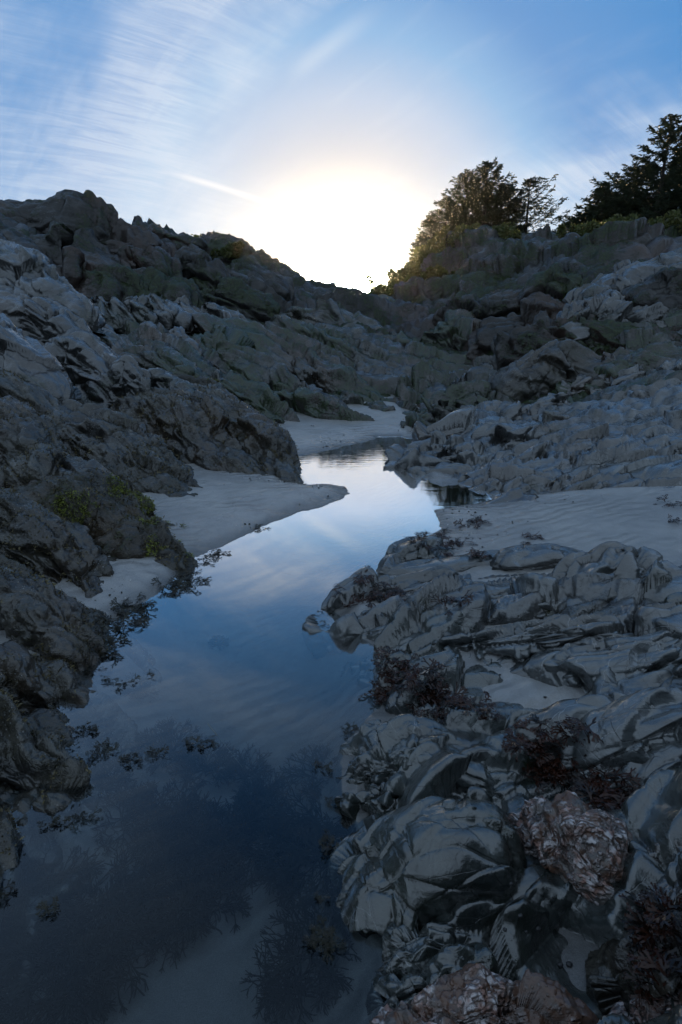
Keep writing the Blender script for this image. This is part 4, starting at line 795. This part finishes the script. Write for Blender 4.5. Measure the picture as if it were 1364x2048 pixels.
# ------------------------------------------------------------------ seaweed fronds
def frond_mesh(seed, depth=4, L=.012, w0=.0062, spread=.40, curl=.40):
    r = random.Random(seed); V, F = [], []
    def seg(p, ang, pit, k, w):
        Ls = L * r.uniform(.75, 1.2); d = Vector((math.cos(ang) * math.cos(pit), math.sin(ang) * math.cos(pit), math.sin(pit)))
        q = p + d * Ls; s = Vector((-math.sin(ang), math.cos(ang), r.uniform(-.5, .5))).normalized(); i = len(V)
        V.extend([p - s * w * .5, p + s * w * .5, q + s * w * .6, q - s * w * .6]); F.append((i, i + 1, i + 2, i + 3))
        if k == 0:
            e = q + d * Ls * .55 + Vector((0, 0, r.uniform(-.003, .006))); j = len(V)
            V.extend([q + s * w * .95 + d * Ls * .25, e, q - s * w * .95 + d * Ls * .25, q + Vector((0, 0, .003)) + d * Ls * .25])
            F.extend([(i + 3, i + 2, j, j + 3), (j + 3, j, j + 1, j + 2), (i + 3, j + 3, j + 2, j + 2)]); F[-1] = (i + 3, j + 3, j + 2, i + 3); F.pop()
            return
        for sg in (-1, 1):
            if k < depth and r.random() < .12: continue
            seg(q, ang + sg * spread * r.uniform(.6, 1.4), pit - curl * r.uniform(.2, 1.0) + r.uniform(-.15, .25), k - 1, w * .92)
    seg(Vector((0, 0, 0)), 0, r.uniform(.0, .55), depth, w0)
    me = bpy.data.meshes.new('frond'); me.from_pydata([tuple(v) for v in V], [], F); me.update(); return me
FM = {}
for mk in ('fucus', 'fucusg'):
    FM[mk] = [frond_mesh(i) for i in range(6)]
    for m_ in FM[mk]: m_.materials.append(M[mk])
def clump(u, v, wpx, hpx, n, label, mk='fucus', group='clumps of brown seaweed', name='seaweed_clump', sc_=1.0, lift=0.0):
    c, nr_, ob = cast_px(u, v)
    if c is None: return
    px = depth_of(np.array(c)) / FPX; rx = wpx * px * .5; ry = hpx * px * .5 / max(math.sin(math.atan2(CAM_H - c.z, c.y)), .25)
    root = bpy.data.objects.new(name, None); C.objects.link(root); root.location = c; tag(root, label, 'seaweed', group)
    rd = random.Random(int(u * 7 + v))
    for i in range(int(n * 1.5)):
        a = rd.uniform(0, 6.283); q = math.sqrt(rd.random()); x = c.x + rx * q * math.cos(a) * .85; y = c.y + ry * q * math.sin(a) * .85
        g, gn, go = ground(x, y, c.z + .25)
        if g is None or abs(g.z - c.z) > .2: continue
        o = bpy.data.objects.new('frond', rd.choice(FM[mk])); C.objects.link(o); o.parent = root
        o.location = (g.x - c.x, g.y - c.y, g.z - c.z + .003 + lift + rd.random() * .012)
        o.rotation_euler = (rd.uniform(-.6, .6), rd.uniform(-.5, .15), rd.uniform(0, 6.283)); s = rd.uniform(.45, 1.15) * sc_; o.scale = (s, s, s * (.45 if name == 'floating_weed' else .6))
for a in [(870,1083,110,40,40,'biggest reddish clump on the round stone at the pool edge'), (915,1086,50,28,18,'bushy clump just right of the biggest reddish one'), (955,1112,50,16,12,'small clump on the low rippled ledge'),
          (945,1047,60,18,16,'flat clump lying on the sand bar near its left end'), (885,1068,26,10,6,'tiny tuft on the sand by the water at the bar'), (1060,1075,50,14,9,'sparse tuft on the sand bar above the smooth hump'), (1048,1090,24,8,5,'sparse scrap beside the smooth hump'),
          (735,1160,70,24,16,'clump draped on the tip of the rock tongue'), (760,1195,130,28,34,'long dark band of seaweed on the rock tongue'), (690,1200,40,14,8,'fringe of seaweed at the outermost corner of the tongue'),
          (790,1340,80,60,30,'upper clump hanging over the pool edge'), (775,1380,80,60,30,'lower clump hanging over the pool edge'), (845,1365,90,60,34,'upper part of the seaweed pile beside the sand pocket'), (870,1405,110,60,40,'broad heap of seaweed at the corner of the sand pocket'),
          (960,1422,90,24,18,'thin trail with an orange frond below the sand pocket'), (1345,1010,60,24,12,'tuft at the right edge in front of the tilted slab'), (1350,1045,40,10,6,'scrap on the sand at the right edge'),
          (1070,1500,110,70,38,'purple dark clump under the narrow squared block'), (1120,1535,130,60,40,'dark tangle stretching down the wet rock'), (1230,1600,130,70,48,'glossy dark heap above the quartz rock'), (1190,1580,60,30,14,'left fringe of the glossy dark heap'),
          (1320,1860,90,60,24,'pinkish scraps on the lower right rock'), (1300,1980,60,40,14,'ragged weed in the bottom right corner'), (905,1210,60,16,8,'thin weed in a joint of the platform')]:
    clump(*a)
gf = 'dark weed along the left side of the pool'
for a in [(365,1160,60,30,20,'tuft lying on the wet sand below the orange tip'), (350,1178,90,18,22,'dark strip along the water below the orange tip'), (405,1165,30,10,6,'small bit in the water beside the dark strip'), (270,1215,70,40,26,'bushy tuft halfway along the left shore'),
          (235,1255,60,22,14,'tuft above the pointed shore'), (225,1285,50,16,10,'weed on the shore just above the water pocket'), (205,1312,60,18,12,'lowest tuft on the left shore'), (280,1248,30,14,6,'bit floating right of the bushy tuft'),
          (430,1108,44,12,9,'weed at the foot of the rippled bank'), (410,1118,30,6,4,'thin weed on the waterline of the rippled bank'), (520,1058,30,8,7,'dark scrap on the edge of the rippled bank'), (375,1128,20,8,3,'scrap touching the orange tip')]:
    clump(*a, mk='fucusg', group=gf)
gf = 'weed tips breaking the surface of the pool'
for a in [(215,1362,40,12,9,'left tips of the upper floating row'), (245,1372,20,10,5,'middle tips of the upper floating row'), (262,1365,36,8,6,'right tips of the upper floating row'), (300,1355,14,5,3,'single small tip right of the upper row'),
          (170,1462,80,16,20,'flat floating mat near the ragged rock'), (205,1505,50,40,26,'bushy dark tuft standing out of the water'), (265,1520,60,14,14,'thin floating line right of the bushy tuft'), (310,1508,44,8,8,'middle of the thin floating line'),
          (380,1490,40,12,9,'pale rimmed tips at the end of the floating line'), (418,1492,26,8,6,'last tips at the right end of the floating line'), (130,1495,50,14,10,'scattered bits beside the ragged rock'),
          (700,1465,40,26,12,'cluster of tips left of the domed boulder'), (635,1534,20,8,4,'left tips of a small pair off the boulder'), (657,1540,20,12,5,'right tips of a small pair off the boulder'), (658,1602,12,8,3,'lone tip off the hollow ledge'),
          (655,1690,44,34,14,'cluster of tips left of the largest boulder'), (640,1640+160,16,10,4,'small tip below the cluster'), (640,1880,36,60,16,'pale tipped tuft in the dark water at the bottom'), (660,1895,40,20,9,'trailing tips beside the pale tipped tuft'),
          (165,1640,60,14,12,'tips in the shallows under the ragged rock'), (110,1650,50,14,10,'tips against the ragged rock at lower left'), (95,1825,40,20,9,'dark tips far down the left side'), (10,1790,30,20,6,'tips at the left edge low down'),
          (652,1225,36,8,8,'row of tips off the corner of the tongue'), (650,1250,16,4,3,'faint tips below that row')]:
    clump(*a, mk='fucusg', group=gf, name='floating_weed', sc_=.42)
# ------------------------------------------------------------------ drowned weed on the pool floor
def bush_mesh(seed):
    r = random.Random(seed); V, F = [], []
    def br(p, d, k, L, w):
        d = d.normalized(); q = p + d * L; s = d.cross(Vector((r.uniform(-1, 1), r.uniform(-1, 1), r.uniform(-1, 1)))).normalized(); i = len(V); t = d.cross(s)
        V.extend([p + s * w, p - s * .5 * w + t * w * .8, p - s * .5 * w - t * w * .8, q + s * w * .7, q - s * .35 * w + t * w * .55, q - s * .35 * w - t * w * .55])
        F.extend([(i, i + 1, i + 4, i + 3), (i + 1, i + 2, i + 5, i + 4), (i + 2, i, i + 3, i + 5)])
        if k == 0: return
        for _ in range(3 if r.random() < .45 else 2):
            br(q, d + Vector((r.uniform(-1, 1), r.uniform(-1, 1), r.uniform(-.7, .6))) * .75, k - 1, L * r.uniform(.7, .95), w * .8)
    for j in range(22):
        a = r.uniform(0, 6.283); br(Vector((r.uniform(-.03, .03), r.uniform(-.03, .03), 0)), Vector((math.cos(a), math.sin(a), r.uniform(.15, .8))), 4, .046, .0048)
    me = bpy.data.meshes.new('drowned_weed'); me.from_pydata([tuple(v) for v in V], [], F); me.update(); me.materials.append(M['weed']); NV[0] += len(F) * 2; return me
BM = [bush_mesh(i) for i in range(4)]
for i, (u, v, s, lab) in enumerate([(310,1670,1.0,'drowned weed bush with one tall stalk rising from it'), (250,1700,.9,'drowned weed left of the tall stalked bush'), (370,1720,1.2,'thick drowned weed in the middle of the near pool'), (440,1690,1.1,'drowned weed right of the thick middle patch'),
        (480,1740,1.0,'drowned weed at the right end of the middle patch'), (400,1800,1.1,'dark drowned patch below the middle patch'), (440,1830,.8,'drowned weed reaching down from the middle patch'), (330,1830,.7,'thin drowned weed between the two big patches'),
        (200,1840,1.1,'upper part of the lower left drowned patch'), (140,1880,1.2,'dark heart of the lower left drowned patch'), (60,1850,1.0,'drowned weed at the left edge'), (230,1900,1.0,'right part of the lower left drowned patch'), (150,1960,.9,'bottom of the lower left drowned patch'),
        (510,1540,.6,'small drowned tuft at the end of the thin stem'), (515,1600,.6,'small reddish drowned tuft under the thin stem'), (530,1650,.7,'drowned weed above the middle patch at right'), (610,1600,.8,'drowned weed off the domed boulder'), (600,1680,1.0,'upper drowned weed along the big boulder'),
        (620,1760,1.1,'drowned weed in the deep water beside the big boulder'), (660,1840,1.0,'drowned weed around the pale tipped tuft'), (640,1930,.9,'drowned weed low beside the small stones'), (610,2030,.7,'drowned weed at the bottom edge'), (240,1590,.6,'faint drowned weed under the floating line'),
        (330,1530,.9,'dim drowned patch behind the floating line'), (400,1540,.8,'dim drowned patch at the right end of the floating line'), (80,1700,.8,'drowned weed in the left shallows'), (280,1400,.5,'faint drowned weed near the upper floating row'), (430,1290,.35,'faint drowned weed in the middle of the pool')]):
    for q_ in range(6):
        p_ = P(u, v, Z, -.2); rd = random.Random(i * 17 + q_); x, y = p_[0] + rd.uniform(-.05, .05) * s, p_[1] + rd.uniform(-.05, .05) * s
        g, gn, go = ground(x, y, 1.0, True)
        if g is not None: break
    o = bpy.data.objects.new('drowned_weed', BM[i % 4]); C.objects.link(o); zz = min(g.z, -.03); o.location = (x, y, zz); o.rotation_euler = (0, 0, i * 1.7)
    zs = min(1.0, max(.25, (-zz - .01) / (.19 * s))); o.scale = (s * 1.0, s * 1.0, s * zs); tag(o, lab, 'seaweed', 'drowned weed on the pool floor')
# ------------------------------------------------------------------ thin stem, snails, pebbles
a_, b_ = P(415, 1447, Z, .03), P(485, 1535, Z, -.10); mid = (a_ + b_) / 2 + np.array([-.01, 0, .02])
Vt, Ft = tubes([([a_, mid, b_], [.0012, .0012, .0010])]); tag(mesh_obj('dry_stem', Vt, Ft, M['straw']), 'thin straight stem leaning out of the pool', 'stem')
def pebble(seed, r_):
    q = np.random.default_rng(seed); th = np.linspace(0, math.pi, 8); ph_ = np.linspace(0, 2 * math.pi, 11)
    Gd = np.stack([np.sin(th)[:, None] * np.cos(ph_), np.sin(th)[:, None] * np.sin(ph_), np.cos(th)[:, None] * np.ones(11)], -1)
    pp = Gd.reshape(-1, 3); pp = pp * (1 + .25 * fbm(pp * 1.3 + seed, 2)[:, None]) * np.array([1, .8, .6]) * r_; return pp, grid_faces(8, 11)
for i, (u, v, r_, lab) in enumerate([(1021,1768,.006,'upper dark snail on the wet sand right of the big boulder'), (1075,1858,.007,'dark snail in the middle of the wet gutter'), (1040,1832,.006,'dark snail left of the one in the gutter middle'), (1052,1864,.004,'tiny snail beside the gutter snail'),
        (1120,1930,.007,'left snail of the pair near the quartz ledge'), (1138,1930,.008,'right snail of the pair near the quartz ledge'), (1010,1860,.005,'small snail against the big boulder foot'), (425,2007,.007,'lone dark pebble on the pool floor'),
        (868,1288,.008,'small pebble by the dark stone near the seaweed'), (1090,1395,.006,'pebble on the sand pocket'), (1000,1350,.005,'tiny pebble high in the sand pocket'), (1245,1100,.008,'speck on the sand bar right of the hump')]):
    g, gn, go = cast_px(u, v)
    if g is None: continue
    if go and go.name.startswith('pool_water'): g, gn, go = ground(g.x, g.y, 1.0, True)
    Vp, Fp = pebble(i, r_); o = mesh_obj('pebble' if 'pebble' in lab or 'speck' in lab else 'snail', Vp, Fp, M['shell']); o.location = (g.x, g.y, g.z + r_ * .3); tag(o, lab, 'pebble' if 'pebble' in lab or 'speck' in lab else 'snail')
# ------------------------------------------------------------------ broken shell and weed crumbs on the sand
rs_ = np.random.default_rng(8); cb = np.zeros(len(sand.data.vertices) * 3, np.float32); sand.data.vertices.foreach_get('co', cb); cb = cb.reshape(-1, 3)
okk = (cb[:, 2] > .012) & (cb[:, 1] > .8) & (cb[:, 1] < 8) & (np.abs(cb[:, 0]) < .75 * cb[:, 1]); cb = cb[okk]; wgt = (fbm(cb * 2.2, 3, s=44) > .05) * 1.0 / (.3 + cb[:, 1]) * (cb[:, 1] ** 2) * (.25 + 1.0 * (cb[:, 2] < .05))
def crumbs(name, n, size, mat, seed):
    q = np.random.default_rng(seed); c = cb[q.choice(len(cb), n, p=wgt / wgt.sum())] + q.normal(0, .012, (n, 3)) * np.array([1, 1, 0]) + np.array([0, 0, .003]); d = q.normal(size=(n, 3)) * np.array([1, 1, .3]); d /= np.linalg.norm(d, axis=1, keepdims=True)
    sz_ = size * q.uniform(.4, 1.5, n) ** 1.5 * (.7 + .12 * c[:, 1]); Vc, Fc = sprays(c, d, sz_, sz_ * .7, True); tag(mesh_obj(name, Vc, Fc, M[mat], smooth=False), kind='stuff')
crumbs('shell_grit', 500, .006, 'grit', 1); crumbs('weed_crumbs', 1100, .010, 'fucusg', 2)
# ------------------------------------------------------------------ turf of fine weed on the left rocks
def turf(name, mats, mat, n, hmin, hmax, seed, lim, thr, up=0.0, xlim=9):
    r = np.random.default_rng(seed); PT, NM, WT = [], [], []
    for o in list(SC.objects):
        if o.type != 'MESH' or len(o.data.polygons) < 500 or not o.data.materials or o.data.materials[0].name not in mats: continue
        k = len(o.data.polygons); c = np.zeros(k * 3, np.float32); o.data.polygons.foreach_get('center', c); nn = np.zeros(k * 3, np.float32); o.data.polygons.foreach_get('normal', nn)
        ar = np.zeros(k, np.float32); o.data.polygons.foreach_get('area', ar); c = c.reshape(-1, 3) + np.array(o.location); nn = nn.reshape(-1, 3)
        ok = (c[:, 2] > .015) & (c[:, 1] > .3) & (np.hypot(c[:, 0], c[:, 1]) < lim) & (np.abs(c[:, 0]) < .75 * c[:, 1] + .3) & (c[:, 0] < xlim)
        PT.append(c[ok]); NM.append(nn[ok]); WT.append(ar[ok])
    PT = np.vstack(PT); NM = np.vstack(NM); WT = np.concatenate(WT)
    tocam = np.array([0, 0, CAM_H]) - PT; 
    m = fbm(PT * 3.5, 3, s=91) + .35 * fbm(PT * 14, 2, s=95); WT = WT * (m > thr) / (1 + np.hypot(PT[:, 0], PT[:, 1]) ** 1.2)
    # only the upper sheet of the bedrock carries weed: normals that point inward are turned
    i = r.choice(len(PT), n, p=WT / WT.sum()); c = PT[i]; nv = NM[i] * np.sign((NM[i] * (tocam[i] + np.array([0, 0, 1.5]))).sum(1, keepdims=True))
    d = nv + r.normal(0, .55, (n, 3)) + np.array([0, 0, up]); d /= np.linalg.norm(d, axis=1, keepdims=True)
    c = c + r.normal(0, .006, (n, 3)); L = r.uniform(hmin, hmax, n) * (0.7 + .12 * np.hypot(c[:, 0], c[:, 1])); Vl, Fl = sprays(c + d * L[:, None] * .3, d, L, L * .33, False)
    o = mesh_obj(name, Vl, Fl, M[mat], smooth=False); tag(o, kind='stuff')
turf('turf_weed', ('weedy_dark_rock', 'green_weedy_rock'), 'turf', 60000, .010, .022, 3, 9, -.02, xlim=-.2)
turf('green_turf', ('green_weedy_rock',), 'turfg', 12000, .009, .020, 4, 9, .30, up=-.5, xlim=-.2)
print('tris', NV[0], 'objects', len(SC.objects), 't', round(time.time() - T0, 1))

# ------------------------------------------------------------------ thin sea air round everything: glows towards the low sun
hm = bpy.data.materials.new('thin_air'); hm.use_nodes = True; hm.node_tree.nodes.clear(); HN = NT(hm.node_tree)
ho = HN.n('ShaderNodeOutputMaterial'); pv = HN.n('ShaderNodeVolumePrincipled'); HN.l(pv.outputs[0], ho.inputs['Volume'])
pv.inputs['Color'].default_value = (.95, .95, .95, 1); pv.inputs['Density'].default_value = 0.00012; pv.inputs['Anisotropy'].default_value = 0.88
V8 = [(x, y, z) for x in (-8200, 8200) for y in (-8200, 8200) for z in (-2.6, 9.8)]
hz = mesh_obj('haze', V8, [(0, 1, 3, 2), (4, 6, 7, 5), (0, 4, 5, 1), (2, 3, 7, 6), (0, 2, 6, 4), (1, 5, 7, 3)], hm, smooth=False); tag(hz, kind='stuff')
